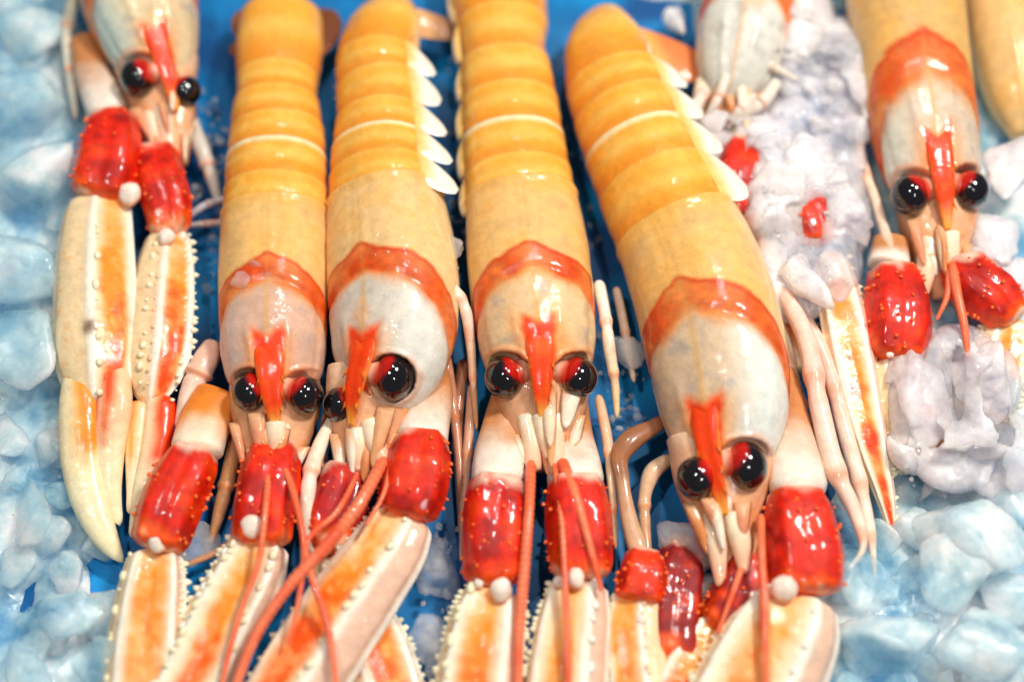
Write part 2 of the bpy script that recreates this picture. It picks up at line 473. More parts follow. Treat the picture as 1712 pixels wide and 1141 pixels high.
def add_rostrum(root, L, prof, tip, ztip, v0=0.74, wpx=22):
    p0, T, Sd, N, _ = L.point(v0, 0, prof); p1 = L.point(v0 + 0.10, 0, prof)[0] + N * 0.04
    pt = at(tip[0], tip[1], ztip)
    R = Loft.__new__(Loft)
    k = cmpx(p1)
    mid = p1 * 0.45 + pt * 0.55 + N * 0.12
    rl = L.R[-1, 5]
    R.R = np.array([[*(p0 - N * 0.16), wpx * k * 1.0, 0.10, rl], [*p1, wpx * k * 0.95, 0.14, rl],
                    [*mid, wpx * k * 0.70, 0.15, rl], [*pt, wpx * k * 0.24, 0.08, rl]])
    R.set(36)

    def prof_r(v, a):   # gutter shaped: raised rims and a shallow channel along the middle
        dz = np.cos(a); dx = np.sin(a)
        return dx, np.where(dz > 0, dz * (0.62 + 0.5 * np.abs(dx)), dz * 0.7)

    def col(v, a, X):
        c = np.broadcast_to(ROST, v.shape + (3,)).copy()
        nz = vnoise(X, 4, 4, 2) - .5
        c = mix(c, lin((242, 120, 30)), sm(nz, 0.0, 0.3) * 0.5)
        c = mix(c, lin((245, 170, 80)), sm(v, 0.72, 0.98))
        return mix(c, lin((238, 140, 66)), sm(np.abs(a) + .9 * nz, .95, 1.5))
    o = R.build('rostrum', M_SHELL, root, nu=24, prof=prof_r, col=col)
    V = []; F = []
    for q in (0.45, 0.62, 0.78):   # spines along both rims
        for sg in (-1, 1):
            b0, t, s_, n_, w_ = R.point(q, sg * 1.0, prof_r)
            i = len(V); r = 0.07
            for kk in range(6):
                an = kk * math.pi / 3
                V.append(b0 + t * r * 1.3 * math.cos(an) + n_ * r * math.sin(an))
            V.append(b0 + t * 0.28 + s_ * sg * 0.10 + n_ * 0.05)
            F += [(i + kk, i + (kk + 1) % 6, i + 6) for kk in range(6)]
    s = mesh_obj('rostrum_spines', V, F, M_SHELL, o, np.tile(lin((244, 150, 60)), (len(V), 1)))
    s['kind'] = 'stuff'
    return o


def ball(name, c, rad, axes, mat, parent, colf, sub=4):
    bm = bmesh.new(); bmesh.ops.create_icosphere(bm, subdivisions=sub, radius=1)
    U = np.array([v.co[:] for v in bm.verts]); F = [[v.index for v in f.verts] for f in bm.faces]; bm.free()
    A = np.array(axes)
    if name == 'joint_knob': U = U * (1 + .5 * (vnoise(U + c, 1.4, 5, 2) - .5))[:, None]
    if name == 'eye': U = U * (1 - .16 * np.exp(-((U[:, 0] - .9) / .45) ** 2))[:, None]
    X = c + (U * np.array(rad)) @ A
    return mesh_obj(name, X, F, mat, parent, colf(U, X))


def add_eye(root, px, z, rpx, inward, Lc, tall=1.0, stalk=True):
    """inward: unit photo direction toward the rostrum; the red facet faces it and up"""
    c = at(px[0], px[1], z); r = rpx * cmpx(c)
    ax = RGT * inward[0] - UPV * inward[1]; ax = ax / np.linalg.norm(ax)
    vu = -FWD
    ay = np.cross(vu, ax)
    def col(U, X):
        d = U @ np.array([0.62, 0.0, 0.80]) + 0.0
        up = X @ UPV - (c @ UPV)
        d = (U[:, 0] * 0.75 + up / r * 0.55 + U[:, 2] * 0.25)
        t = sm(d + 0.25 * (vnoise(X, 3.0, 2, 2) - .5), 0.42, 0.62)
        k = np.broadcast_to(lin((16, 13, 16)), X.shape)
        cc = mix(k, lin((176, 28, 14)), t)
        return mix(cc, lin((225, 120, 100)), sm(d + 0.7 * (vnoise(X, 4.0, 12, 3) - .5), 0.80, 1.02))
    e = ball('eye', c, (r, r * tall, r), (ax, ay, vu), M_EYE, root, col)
    if stalk:
        q = c + ax * r * 1.15 + UPV * r * 0.36 + FWD * 0.10 * r
        R = Loft.__new__(Loft)
        R.R = np.array([[*(c + ax * r * 0.35 + UPV * r * 0.12 - FWD * .08 * r), r * 0.66, r * 0.62, 0], [*q, r * 0.5, r * 0.45, 0]]); R.set(10)
        R.build('eye_stalk', M_SHELL, e, nu=16, col=lambda v, a, X: mix(np.broadcast_to(lin((190, 70, 50)), v.shape + (3,)), lin((222, 180, 156)), sm(v, .2, .7)))
    return e


def add_abdomen(root, rows, roll, bounds, hue=ORANGE, pleura=(1, 1), plen=1.0, seed=0, pale_at=0, prof=None, tint=0.0):
    """bounds: spine positions (0 = tail end, 1 = carapace) of the tergite borders, tail first"""
    L = Loft(rows, 10, roll)
    prof = prof or sup(2.1, 2.6, 0.7)
    nseg = len(bounds) - 1
    for k in range(nseg):
        v0, v1 = bounds[k], bounds[k + 1]      # v0 = rear margin, v1 = front margin
        first = (k == nseg - 1)
        q = Loft.__new__(Loft); q.R = L.R; q.set(20, np.linspace(v0 - 0.004, min(1, v1 + 0.012), 20))
        t_ = (q.v - v0) / (v1 - v0)
        def disp(v, a, X, v0=v0, v1=v1, k=k):
            t = (v - v0) / (v1 - v0)
            d = 0.026 * (1 - sm(t, 0.0, 0.5)) - 0.035 * sm(t, 0.85, 1.1)
            d = d + 0.016 * np.exp(-((t - 0.48) / 0.12) ** 2) - 0.022 * np.exp(-((t - 0.66) / 0.09) ** 2)
            return d * (1 - 0.5 * sm(np.abs(a), 1.4, 2.2)) + 0.02 * (vnoise(X, 2.2, seed + k, 2) - .5)
        def col(v, a, X, v0=v0, v1=v1, k=k, first=first):
            t = (v - v0) / (v1 - v0); A = np.abs(a)
            nz = vnoise(X, 1.5, seed + 5, 3) - .5
            c = np.broadcast_to(hue, v.shape + (3,)).copy()
            c = mix(c, lin((236, 186, 104)), sm(nz, -0.05, 0.25) * 0.7)
            c = mix(c, lin((224, 128, 24)), sm(t + .25 * nz, 0.5, 0.95) * 0.5)
            c = mix(c, lin((244, 204, 136)), np.exp(-((t - 0.45) / 0.13) ** 2) * 0.4)
            edge = 0.8 if k == pale_at else 0.08
            c = mix(c, lin((252, 232, 196)), (1 - sm(t, 0.05, 0.17)) * edge)
            c = mix(c, lin((236, 190, 130)), np.full(v.shape, tint))
            return mix(c, lin((240, 214, 176)), sm(A, 1.35, 1.9) * 0.85)
        sg = q.build('abdomen_segment', M_SHELL, root, nu=48, prof=prof, col=col, disp=disp)
        for sd, on in ((-1, pleura[0]), (1, pleura[1])):
            if not on: continue
            vm = v0 + (v1 - v0) * 0.5
            pa, T, Ss, Nn, w_ = L.point(v0 - (v1 - v0) * 0.10, sd * 1.36, prof)
            pb = L.point(v0 + (v1 - v0) * 1.0, sd * 1.36, prof)[0]
            up = L.point(vm, sd * 1.0, prof)[0]
            Ls = w_ * (0.62 if on == 1 else on) * plen * (1.0 if k else 0.8)
            tip = (pa + pb) / 2 - Nn * Ls * 0.9 + Ss * sd * Ls * 0.42 + T * Ls * 0.40
            leaf('pleuron', pa, pb, tip, Ss * sd, sg, seed + k, lin((240, 196, 130)), lin((246, 236, 222)), pw=.5, bulge=.12)
    return L, prof


def leaf(name, pa, pb, tip, out, parent, seed, col0=lin((242, 200, 140)), col1=lin((250, 240, 224)), thick=0.10, mat=None, nx=9, ny=12, pw=0.75, bulge=0.16):
    """thick pointed plate between base pa-pb and a tip"""
    V = []; C = []; nrm = np.cross(pb - pa, tip - pa); nrm /= np.linalg.norm(nrm)
    if nrm @ out < 0: nrm = -nrm
    for lay in (1, -1):
        for j in range(ny):
            t = j / (ny - 1)
            wd = (1 - t ** 1.6) ** pw
            wd = max(wd, 0.03)
            mid = (pa + pb) / 2 * (1 - t) + tip * t
            for i in range(nx):
                u = (i / (nx - 1) - .5)
                edge = 1 - (2 * abs(u)) ** 4
                p = mid + (pb - pa) * u * wd + nrm * (lay * thick * 0.5 * edge * (1 - t * 0.6) + bulge * math.sin(math.pi * min(1, t * 1.1)) * (1 - 4 * u * u))
                V.append(p)
                C.append(col0 * (1 - sm(t, .05, .5)) + col1 * sm(t, .05, .5))
    F = []
    m = nx * ny
    for j in range(ny - 1):
        for i in range(nx - 1):
            a = j * nx + i
            F.append((a, a + 1, a + nx + 1, a + nx)); F.append((m + a, m + a + nx, m + a + nx + 1, m + a + 1))
    ring = [i for i in range(nx)] + [j * nx + nx - 1 for j in range(1, ny)] + [(ny - 1) * nx + i for i in range(nx - 2, -1, -1)] + [j * nx for j in range(ny - 2, 0, -1)]
    for k in range(len(ring)):
        a, b_ = ring[k], ring[(k + 1) % len(ring)]
        F.append((a, m + a, m + b_, b_))
    return mesh_obj(name, V, F, mat or M_SHELL, parent, np.array(C))


def tube(name, rows, mat, parent, c0, c1=None, n=40, nu=12, knots=(), hr=1.0):
    R = Loft([(r[0], r[1], r[2], r[3], hr) for r in rows], n).rounded(.06, .06)
    c1 = c0 if c1 is None else c1
    def disp(v, a, X):
        d = 0
        for k in knots:
            d = d + 0.16 * np.exp(-((v - k) / 0.03) ** 2) - 0.12 * np.exp(-((v - k - .05) / 0.025) ** 2)
        return d * R.w[:, None] + 0 * v
    def col(v, a, X):
        c = mix(np.broadcast_to(c0, v.shape + (3,)), c1, sm(v, 0.15, 1.0))
        nz = vnoise(X, 2.2, 3, 3) - .5
        c = mix(c, lin((226, 170, 140)), sm(nz, 0.05, 0.3) * 0.5)
        for k in knots:
            c = mix(c, lin((225, 140, 90)), np.exp(-((v - k - .015) / 0.02) ** 2) * 0.5)
        return c
    return R.build(name, mat, parent, nu=nu, col=col, disp=disp)


def antenna(root, rows, c=SALMON, name='antenna'):
    R = Loft([(r[0], r[1], r[2], r[3], 1.0) for r in rows], 110).rounded(.04, .02)
    def disp(v, a, X):
        return R.w[:, None] * 0.10 * np.sin(v * 260)
    def col(v, a, X):
        cc = np.broadcast_to(c, v.shape + (3,)).copy()
        cc = mix(cc, lin((250, 170, 140)), (np.sin(v * 260) * .5 + .5) * 0.35)
        return mix(cc, lin((222, 92, 60)), sm(vnoise(X, 1.2, 5, 2), .45, .7) * 0.6)
    return R.build(name, M_LEG, root, nu=10, col=col, disp=disp)


BUMP = None
def tubercle(parent, c, r, color='cream', elong=1.0, axis=None):
    """pearly wart; all share one mesh per colour"""
    global BUMP
    if BUMP is None: BUMP = {}
    if color not in BUMP:
        bm = bmesh.new(); bmesh.ops.create_icosphere(bm, subdivisions=2, radius=1)
        V = [v.co[:] for v in bm.verts]; F = [[v.index for v in f.verts] for f in bm.faces]; bm.free()
        cc = {'cream': lin((252, 236, 206)), 'white': lin((250, 242, 232)), 'red': lin((226, 60, 22)), 'pink': lin((250, 206, 176)), 'orange': lin((250, 190, 110))}[color]
        o = mesh_obj('tubercle', V, F, M_CLAW, None, np.tile(cc, (len(V), 1)))
        BUMP[color] = o.data; bpy.data.objects.remove(o)
    o = bpy.data.objects.new('tubercle', BUMP[color]); COL.objects.link(o); o.parent = parent
    o.matrix_parent_inverse = parent.matrix_world.inverted() if False else Matrix.Identity(4)
    M = Matrix.Identity(3)
    if axis is not None:
        q = Vector(axis).to_track_quat('Z', 'Y').to_matrix(); M = q
    M4 = Matrix.Translation(Vector(c)) @ M.to_4x4() @ Matrix.Diagonal((r, r, r * elong, 1))
    o.matrix_basis = M4
    return o


def warts(name, parent, items, mat, color):
    """small warts joined into one piece; items (centre, radius, outward normal)"""
    bm = bmesh.new(); bmesh.ops.create_icosphere(bm, subdivisions=1, radius=1)
    U = np.array([v.co[:] for v in bm.verts]); F0 = [[v.index for v in f.verts] for f in bm.faces]; bm.free()
    V = []; F = []; C = []
    for c, r, nrm in items:
        b0 = len(V)
        X = c + U * r + np.outer(np.clip(U @ nrm, 0, 1) ** 2, nrm) * r * 0.7
        V += list(X); F += [[b0 + i for i in f] for f in F0]; C += [color] * len(U)
    o = mesh_obj(name, V, F, mat, parent, np.array(C)); o['kind'] = 'stuff'
    return o


def palm_colors(orange_at, orange_w, strength, flip=1, seed=0, tipred=0.0, pinky=0.5, spot=None):
    def f(v, a, X):
        s_ = a * flip
        nz = vnoise(X, 1.2, seed, 3) - .5; fz = vnoise(X, 4.5, seed + 2, 2) - .5
        c = np.broadcast_to(CREAM, v.shape + (3,)).copy()
        c = mix(c, PINK, pinky * sm(nz + .2 * s_, -0.1, 0.3))
        w_ = orange_w * (1 + 0.9 * nz)
        st = np.exp(-(((s_ - orange_at) / w_) ** 4)) * strength * (.55 + .45 * sm(v + .8 * nz, .05, .5))
        oc = mix(np.broadcast_to(CORANGE, c.shape), DORANGE, sm(v + 1.1 * nz + .3 * fz, 0.40, 0.9) * (0.40 + tipred))
        c = mix(c, oc, np.clip(st * (1 + 1.1 * fz + .7 * nz), 0, 1)); c = mix(c, lin((236, 150, 60)), sm(fz, .16, .3) * .45)
        c = mix(c, lin((228, 192, 172)), sm(s_, orange_at + .66, orange_at + .8) * .9)
        for rdg in (orange_at - 0.62, orange_at + 0.62, 1.36, -1.5):
            c = mix(c, lin((250, 244, 232)), np.exp(-((s_ - rdg) / 0.13) ** 2) * 0.92)  # pale ridges, whitened to paint in the light they catch
        if spot is not None:
            d = np.linalg.norm((X - spot) * np.array([1, .8, .3]), axis=-1) + .12 * fz
            c = mix(c, lin((104, 66, 30)), np.exp(-(d / .24) ** 4) * .85)
        return c
    return f


def palm_prof(flip, ridge):
    base = sup(2.6, 2.6, 0.9)
    def f(v, a):
        dx, dz = base(v, a)
        k = 1.0
        for r in (ridge - 0.62, ridge + 0.62):
            k = k + 0.14 * np.exp(-((a * flip - r) / 0.13) ** 2)
        k = k - 0.12 * np.exp(-((a * flip - ridge) / 0.3) ** 2)
        k = k + 0.07 * np.exp(-((np.abs(a) - 1.45) / 0.14) ** 2) - .04 * np.exp(-((np.abs(a) - 1.15) / .14) ** 2)
        return dx * k, dz * k
    return f


def add_claw(root, merus, carpus, palm, fingers=(), joints=(), flip=1, orange=(0.1, 0.42, 0.9), hr=0.62, seed=0,
             rows=((-0.52, 0.055, 12, 'cream'),), edge=(1, 1), merus_col=(WHITE, lin((196, 138, 98))), red=RED, chr_=0.85, roll=0, prow=0.085, label=None, tipred=0.0, pinky=0.5, nedge=22, spot=None):
    random.seed(seed * 31 + 5)
    L = Loft([(*r, hr) if len(r) == 4 else r for r in palm], 70, roll)
    pf = palm_prof(flip, orange[0])
    L.rounded(0.07, 0.30 if fingers else 0.0)
    cl = L.build('claw', M_CLAW, root, nu=64, prof=pf, col=palm_colors(*orange, flip=flip, seed=seed, tipred=tipred, pinky=pinky, spot=spot),
                 disp=lambda v, a, X: 0.05 * (vnoise(X, 1.8, seed, 3) - .5) - 0.0 * v)
    if label: cl['label'] = label
    for ang, r, cnt, colr in rows:          # pearly rows along the ridges
        for i in range(cnt):
            v = 0.04 + 0.92 * (i + 0.9 * random.random()) / cnt
            p, T, Sd, N, w_ = L.point(v, (ang + random.uniform(-.05, .05)) * flip, pf)
            tubercle(cl, p, r * random.uniform(.7, 1.7), colr, random.uniform(.9, 1.6), T + N * random.uniform(-.3, .3))
    it = []
    for sd, on in ((-1, edge[0]), (1, edge[1])):    # toothed margins
        if not on: continue
        for i in range(nedge):
            v = 0.02 + 0.97 * (i + 0.9 * random.random()) / nedge
            for lay in range(2):
                aa = sd * (1.46 - 0.30 * lay + random.uniform(-.08, .08))
                p, T, Sd, N, w_ = L.point(v + random.uniform(-.01, .01), aa, pf)
                out = Sd * sd * math.sin(abs(aa)) + N * math.cos(aa)
                it.append((p, prow * random.uniform(.5, 1.45) * (1 if lay == 0 else .7), out))
    if it: warts('margin_teeth', cl, it, M_CLAW, lin((252, 238, 212)))
    if merus:
        Mr = Loft([(*r, 0.8) if len(r) == 4 else r for r in merus], 30).rounded(0.1, 0.12)
        Mr.build('merus', M_LEG, cl, nu=28, prof=sup(2.4, 2.4, 0.9), col=lambda v, a, X: mix(mix(np.broadcast_to(merus_col[1], v.shape + (3,)), merus_col[0], sm(v + .35 * (vnoise(X, 1.5, seed, 3) - .5), 0.35, 0.85)), BROWN, sm(vnoise(X, 1.3, seed + 2, 3), .5, .8) * .35 * (1 - sm(v, .5, .9))))
    if carpus:
        Cr = Loft([(*r, chr_) if len(r) == 4 else r for r in carpus], 44).rounded(0.06, 0.12)
        pc = sup(2.5, 2.3, 0.9); Cr.w = Cr.w * .90
        def ccol(v, a, X):
            nz = vnoise(X, 1.6, seed + 11, 3) - .5
            c = mix(np.broadcast_to(red, v.shape + (3,)), lin((222, 84, 10)), sm(nz, 0.0, 0.25) * 0.7)
            c = mix(c, lin((140, 16, 4)), sm(-nz, 0.03, 0.25) * 0.7)
            c = mix(c, lin((236, 104, 24)), sm(v + .4 * nz, 0.74, 0.90) * 0.8); c = mix(c, lin((240, 206, 180)), sm(v + .5 * nz, .93, 1.02) * .8)
            c = mix(c, lin((236, 96, 20)), sm(np.abs(a) + .8 * nz, 1.2, 1.6) * .5)
            return mix(c, lin((240, 204, 184)), (1 - sm(v + .35 * nz, 0.02, 0.15)) * 0.85)
        cb = Cr.build('carpus', M_RED, cl, nu=48, prof=pc, col=ccol,
                      disp=lambda v, a, X: 0.11 * (vnoise(X, 1.6, seed + 4, 3) - .5) + 0.07 * np.exp(-((a - .75) / .16) ** 2) + 0.07 * np.exp(-((a + .55) / .15) ** 2)
                      + 0.08 * np.exp(-((np.abs(a) - 1.5) / .2) ** 2) - 0.06 * np.exp(-((a - .12) / .16) ** 2) * sm(v, .05, .25))
        wi = []
        for i in range(30):
            v = random.uniform(.12, .9); a = random.choice((random.uniform(-1.5, 1.5), random.choice((-1.5, 1.5, 0.75, -.55)) + random.uniform(-.1, .1)))
            p, T, Sd, N, w_ = Cr.point(v, a, pc)
            wi.append((p, random.uniform(.03, .075), (T * .7 + N * math.cos(a) + Sd * math.sin(a)) / 1.3))
        it2 = warts('carpus_spines', cl, wi, M_RED, lin((238, 120, 60)))
    for (jx, jy, jz, jr, *rest) in joints:         # white ball joints, pinkish shading painted on their lower side
        c = at(jx, jy, jz - .22); r = jr * .9 * cmpx(c)
        ball('joint_knob', c, (r * 1.0, r * (rest[0] if rest else 1.12), r * 0.75), (RGT, UPV, -FWD), M_CLAW, cl,
             lambda U, X: mix(np.broadcast_to(lin((240, 226, 212)), X.shape), lin((232, 160, 120)), sm(-U[:, 2] - .6 * U[:, 1] + .5 * (vnoise(X, 5, 3, 2) - .5), -0.5, 0.35)), sub=3)
    for fg in fingers:
        nm, rws, c0, c1 = fg
        Fg = Loft([(*r, 0.7) for r in rws], 50).rounded(0.1, 0.05)
        def fcol(v, a, X, c0=c0, c1=c1):
            nz = vnoise(X, 1.3, seed + 21, 3) - .5
            inn = sm(a * (1 if nm == 'fixed_finger' else -1) + .8 * nz, -.5, .3)
            c = mix(np.broadcast_to(c1, v.shape + (3,)), c0, (1 - sm(v + .5 * nz, .35, .62)) * (.25 + .75 * inn))
            return mix(c, lin((250, 232, 200)), np.exp(-((a * flip + .6) / .25) ** 2) * .6)
        fo = Fg.build(nm, M_CLAW, cl, nu=32, prof=sup(2.3, 2.3, .95), col=fcol, disp=lambda v, a, X: .04 * (vnoise(X, 2, 3, 3) - .5))
    return cl, L


def add_face(root, rows, base, tip, scales=(), seed=0):
    """front of the head under the rostrum: mouth frame, antenna bases and scales"""
    R = Loft([(*r, 0.75) if len(r) == 4 else r for r in rows], 40)
    def col(v, a, X):
        nz = vnoise(X, 2.0, seed, 3) - .5
        c = mix(np.broadcast_to(lin((226, 176, 140)), v.shape + (3,)), lin((214, 140, 95)), sm(nz, 0, .25) * .7)
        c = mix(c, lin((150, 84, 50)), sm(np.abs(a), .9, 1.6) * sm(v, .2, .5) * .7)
        return mix(c, lin((236, 206, 180)), (1 - sm(v, 0, .35)) * .8)
    R.build('head_front', M_SHELL, root, nu=40, prof=sup(2.4), col=col, disp=lambda v, a, X: .14 * (vnoise(X, 2.2, seed, 3) - .5))
    for b_ in base:
        tube('antenna_base', b_, M_LEG, root, lin((246, 226, 200)), lin((240, 190, 160)), n=24, nu=16, knots=(), hr=.8)
    r_ = random.Random(seed)
    for i in range(7):      # the small plates of the mouth frame
        v = r_.uniform(.25, .75); aa = r_.uniform(-1.15, 1.15)
        p, T, Sd, N, w_ = R.point(v, aa, sup(2.4))
        hw = w_ * r_.uniform(.14, .26)
        tp = p + T * w_ * r_.uniform(.8, 1.5) + N * r_.uniform(-.05, .15) - Sd * math.sin(aa) * w_ * .35
        cc_ = [(240, 214, 186), (222, 168, 128), (206, 138, 96), (244, 228, 208), (216, 150, 120)][r_.randrange(5)]
        leaf('mouth_plate', p - Sd * hw + N * .05, p + Sd * hw + N * .05, tp, N, root, seed, lin((220, 170, 134)), lin(cc_), thick=.14, pw=.5, bulge=.12)
    for sc in scales:
        pa, pb, tp = [at(*q) for q in sc]
        leaf('antenna_scale', pa, pb, tp, -FWD, root, seed, lin((236, 204, 172)), lin((248, 232, 208)), thick=.12, pw=.6, bulge=.12)


def add_leg(root, rows, c0=LEGW, c1=None, knots=(.34, .66)):
    rows = [(x, y, z, r * .84) for x, y, z, r in rows]
    return tube('leg', rows, M_LEG, root, c0, c1, n=60, nu=14, knots=knots)


GRP = 'langoustines laid in a row on the ice'


# ------------------------------------------------------------------ langoustine in the middle, facing the camera
def spine_v(rows, ys):
    """spine positions for photo rows ys"""
    R = np.array([at(r[0], r[1], r[2]) for r in rows])
    d = np.r_[0, np.cumsum(np.linalg.norm(np.diff(R, axis=0), axis=1))]; d /= d[-1]
    return list(np.interp(ys, [r[1] for r in rows], d))


# --- centre
g = thing('langoustine', 'straight langoustine in the middle of the row facing forward with both eyes showing', 'langoustine', at(880, 420, 0), GRP)
ab = [(826, -95, .8, 66, .8), (832, -10, 1.05, 80, .82), (840, 40, 1.2, 76, .84), (842, 78, 1.28, 69, .85), (846, 125, 1.35, 76, .85), (852, 180, 1.4, 81, .86), (860, 260, 1.45, 87, .87), (868, 320, 1.5, 91, .87), (873, 362, 1.5, 92, .87)]
add_abdomen(g, ab, 0, spine_v(ab, [-90, -25, 45, 112, 175, 238, 300, 358]), pleura=(.4, 0), plen=.8, seed=1, pale_at=5)
ca = [(871, 335, 1.5, 93, .88), (879, 395, 1.52, 100, .88), (887, 470, 1.55, 103, .88), (895, 540, 1.55, 101, .88), (900, 590, 1.5, 95, .86), (904, 628, 1.4, 80, .78), (906, 652, 1.25, 52, .70), (907, 664, 1.2, 22, .6)]
L, pf, _ = add_carapace(g, ca, 0, .43, .69, lin((222, 192, 154)), seed=2, sockets=[(846, 632, 2.0, 36), (965, 632, 2.0, 35)])
add_rostrum(g, L, pf, (907, 700), 1.9, wpx=25)
add_eye(g, (846, 632), 2.0, 36, (1, -.1), L); add_eye(g, (965, 632), 2.0, 35, (-1, -.1), L)
add_face(g, [(904, 610, 1.1, 84), (906, 660, 1.0, 80), (910, 720, .85, 62), (912, 790, .6, 36)],
         [[(880, 690, 1.55, 18), (890, 740, 1.4, 17), (892, 790, 1.3, 13)], [(928, 690, 1.6, 20), (926, 740, 1.5, 18), (935, 800, 1.35, 14)], [(905, 690, 1.8, 17), (912, 730, 1.65, 14), (918, 770, 1.5, 8)]],
         [[(998, 650, 1.2), (944, 672, 1.5), (962, 792, 1.1)], [(820, 655, 1.2), (868, 674, 1.5), (884, 776, 1.1)]], seed=3)
add_claw(g, [(845, 650, .5, 20), (836, 720, .9, 32), (833, 770, 1.05, 42), (835, 822, 1.15, 48)], [(834, 800, 1.2, 46), (830, 840, 1.25, 53), (826, 920, 1.2, 56), (828, 985, 1.0, 50)],
         [(828, 985, .9, 44), (818, 1030, .9, 58), (806, 1100, .8, 66), (792, 1220, .7, 72)], joints=((838, 988, 1.85, 22), (800, 976, 1.75, 10)), flip=1, orange=(-.1, .35, .95), seed=1,
         rows=((-.72, .085, 9, 'cream'),))
add_claw(g, [(960, 660, .4, 22), (958, 730, .7, 34), (960, 775, .9, 44), (963, 822, 1.1, 50)], [(962, 800, 1.2, 46), (964, 840, 1.25, 55), (970, 910, 1.2, 57), (972, 975, 1.0, 48)],
         [(968, 972, .9, 44), (962, 1030, .9, 56), (952, 1100, .8, 62), (945, 1220, .7, 68)], joints=((963, 968, 1.85, 18), (933, 975, 1.7, 11)), flip=1, orange=(-.25, .35, .95), seed=2,
         rows=((.5, .09, 8, 'white'),), edge=(1, 0))
add_leg(g, [(728, 436, 1.7, 9), (748, 470, 2.1, 11), (776, 512, 2.0, 12), (786, 570, 1.6, 10), (791, 640, 1.1, 7), (797, 720, .6, 4)], WHITE, lin((214, 160, 120)), knots=(.3, .72))
add_leg(g, [(1000, 470, 1.3, 13), (1012, 530, 1.6, 12), (1020, 590, 1.5, 12), (1028, 640, 1.2, 9), (1032, 700, .9, 5)], WHITE, lin((230, 200, 160)), knots=(.35, .7))
add_leg(g, [(775, 600, .4, 12), (765, 700, .3, 12), (768, 800, .2, 9), (772, 900, .1, 6)], lin((170, 120, 95)), knots=(.5,))
antenna(g, [(888, 770, 1.5, 9), (884, 860, 1.9, 9), (876, 960, 1.8, 10), (868, 1060, 1.6, 9), (866, 1200, 1.4, 8)])
antenna(g, [(938, 770, 1.5, 11), (962, 830, 2.0, 9), (985, 910, 2.0, 7), (1006, 990, 1.7, 4)])
antenna(g, [(926, 770, 1.5, 5), (938, 860, 2.0, 5), (944, 960, 2.0, 6), (948, 1080, 1.8, 6), (952, 1200, 1.6, 5)], name='antennule')

add_leg(g, [(1000, 660, .6, 10), (1016, 740, .7, 11), (1024, 830, .5, 9), (1030, 920, .3, 5)], lin((226, 190, 160)), knots=(.4, .75))
add_leg(g, [(790, 640, .7, 9), (783, 740, .5, 10), (776, 840, .3, 7), (770, 940, .2, 4)], lin((206, 160, 136)), knots=(.4, .75))
add_leg(g, [(1030, 480, .5, 9), (1046, 560, .6, 9), (1060, 640, .4, 5)], lin((226, 196, 176)), knots=(.5,))
# --- left of centre, turned on its side
g = thing('langoustine', 'langoustine rolled on its side with white pointed side flaps, left of the middle one', 'langoustine', at(650, 420, 0), GRP)
ab = [(655, 16, .9, 40, .85), (646, 45, 1.15, 62, .9), (637, 80, 1.3, 70, .95), (634, 130, 1.35, 72, .95), (640, 190, 1.4, 77, .95), (640, 250, 1.45, 86, .92), (641, 310, 1.5, 93, .9), (645, 355, 1.5, 97, .9)]
AL2, apf = add_abdomen(g, ab, 38, spine_v(ab, [19, 104, 150, 206, 252, 298, 350]), pleura=(0, 1), plen=1.25, seed=11, pale_at=4)
ca = [(644, 335, 1.5, 97, .9), (650, 390, 1.52, 105, .9), (656, 450, 1.55, 110, .9), (660, 520, 1.55, 110, .9), (656, 580, 1.5, 104, .88), (646, 630, 1.4, 90, .82), (632, 668, 1.25, 62, .74), (622, 690, 1.15, 25, .6)]
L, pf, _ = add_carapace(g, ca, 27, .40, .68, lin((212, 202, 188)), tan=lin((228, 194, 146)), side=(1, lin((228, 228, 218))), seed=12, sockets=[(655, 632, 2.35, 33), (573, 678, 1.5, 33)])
add_rostrum(g, L, pf, (587, 712), 1.8, v0=.72, wpx=25)
add_eye(g, (655, 632), 2.35, 36, (-1, 0), L, tall=1.12); add_eye(g, (573, 678), 1.5, 33, (1, -.1), L)
add_face(g, [(630, 630, 1.1, 84), (620, 690, 1.0, 74), (615, 740, .8, 56), (610, 800, .6, 34)],
         [[(618, 700, 1.7, 18), (628, 740, 1.6, 17), (640, 775, 1.5, 15)], [(596, 715, 1.6, 16), (600, 750, 1.5, 13), (600, 790, 1.3, 9)]],
         [[(706, 655, 1.2), (640, 690, 1.6), (650, 790, 1.2)], [(548, 700, 1.0), (580, 715, 1.2), (576, 800, .9)]], seed=13)
add_claw(g, [(728, 610, .6, 22), (724, 670, 1.0, 34), (712, 710, 1.2, 40), (702, 750, 1.3, 46)], [(704, 725, 1.4, 40), (700, 765, 1.45, 54), (692, 820, 1.4, 58), (678, 872, 1.2, 50)],
         [(684, 858, 1.1, 44), (660, 905, 1.1, 58), (606, 985, 1.0, 67), (538, 1085, .9, 72), (474, 1190, .8, 72)], joints=((662, 818, 2.1, 20), (705, 812, 2.15, 9)), flip=1, orange=(-.42, .42, .9), seed=3,
         rows=((.08, .095, 12, 'cream'),), edge=(1, 0), tipred=.4, nedge=26)
add_claw(g, None, [(580, 780, .7, 40), (572, 820, .7, 50), (556, 880, .6, 52), (556, 930, .5, 44)],
         [(556, 930, .3, 40), (580, 1000, .2, 50), (625, 1090, .1, 58), (660, 1200, .1, 60)], joints=(), flip=1, orange=(.2, .6, .9), seed=4, red=lin((170, 10, 8)), rows=(), tipred=.4)
add_leg(g, [(560, 690, 1.0, 8), (535, 745, 1.2, 15), (518, 800, 1.3, 16), (515, 870, 1.1, 15), (525, 930, .8, 8)], lin((244, 226, 206)), knots=(.45,))
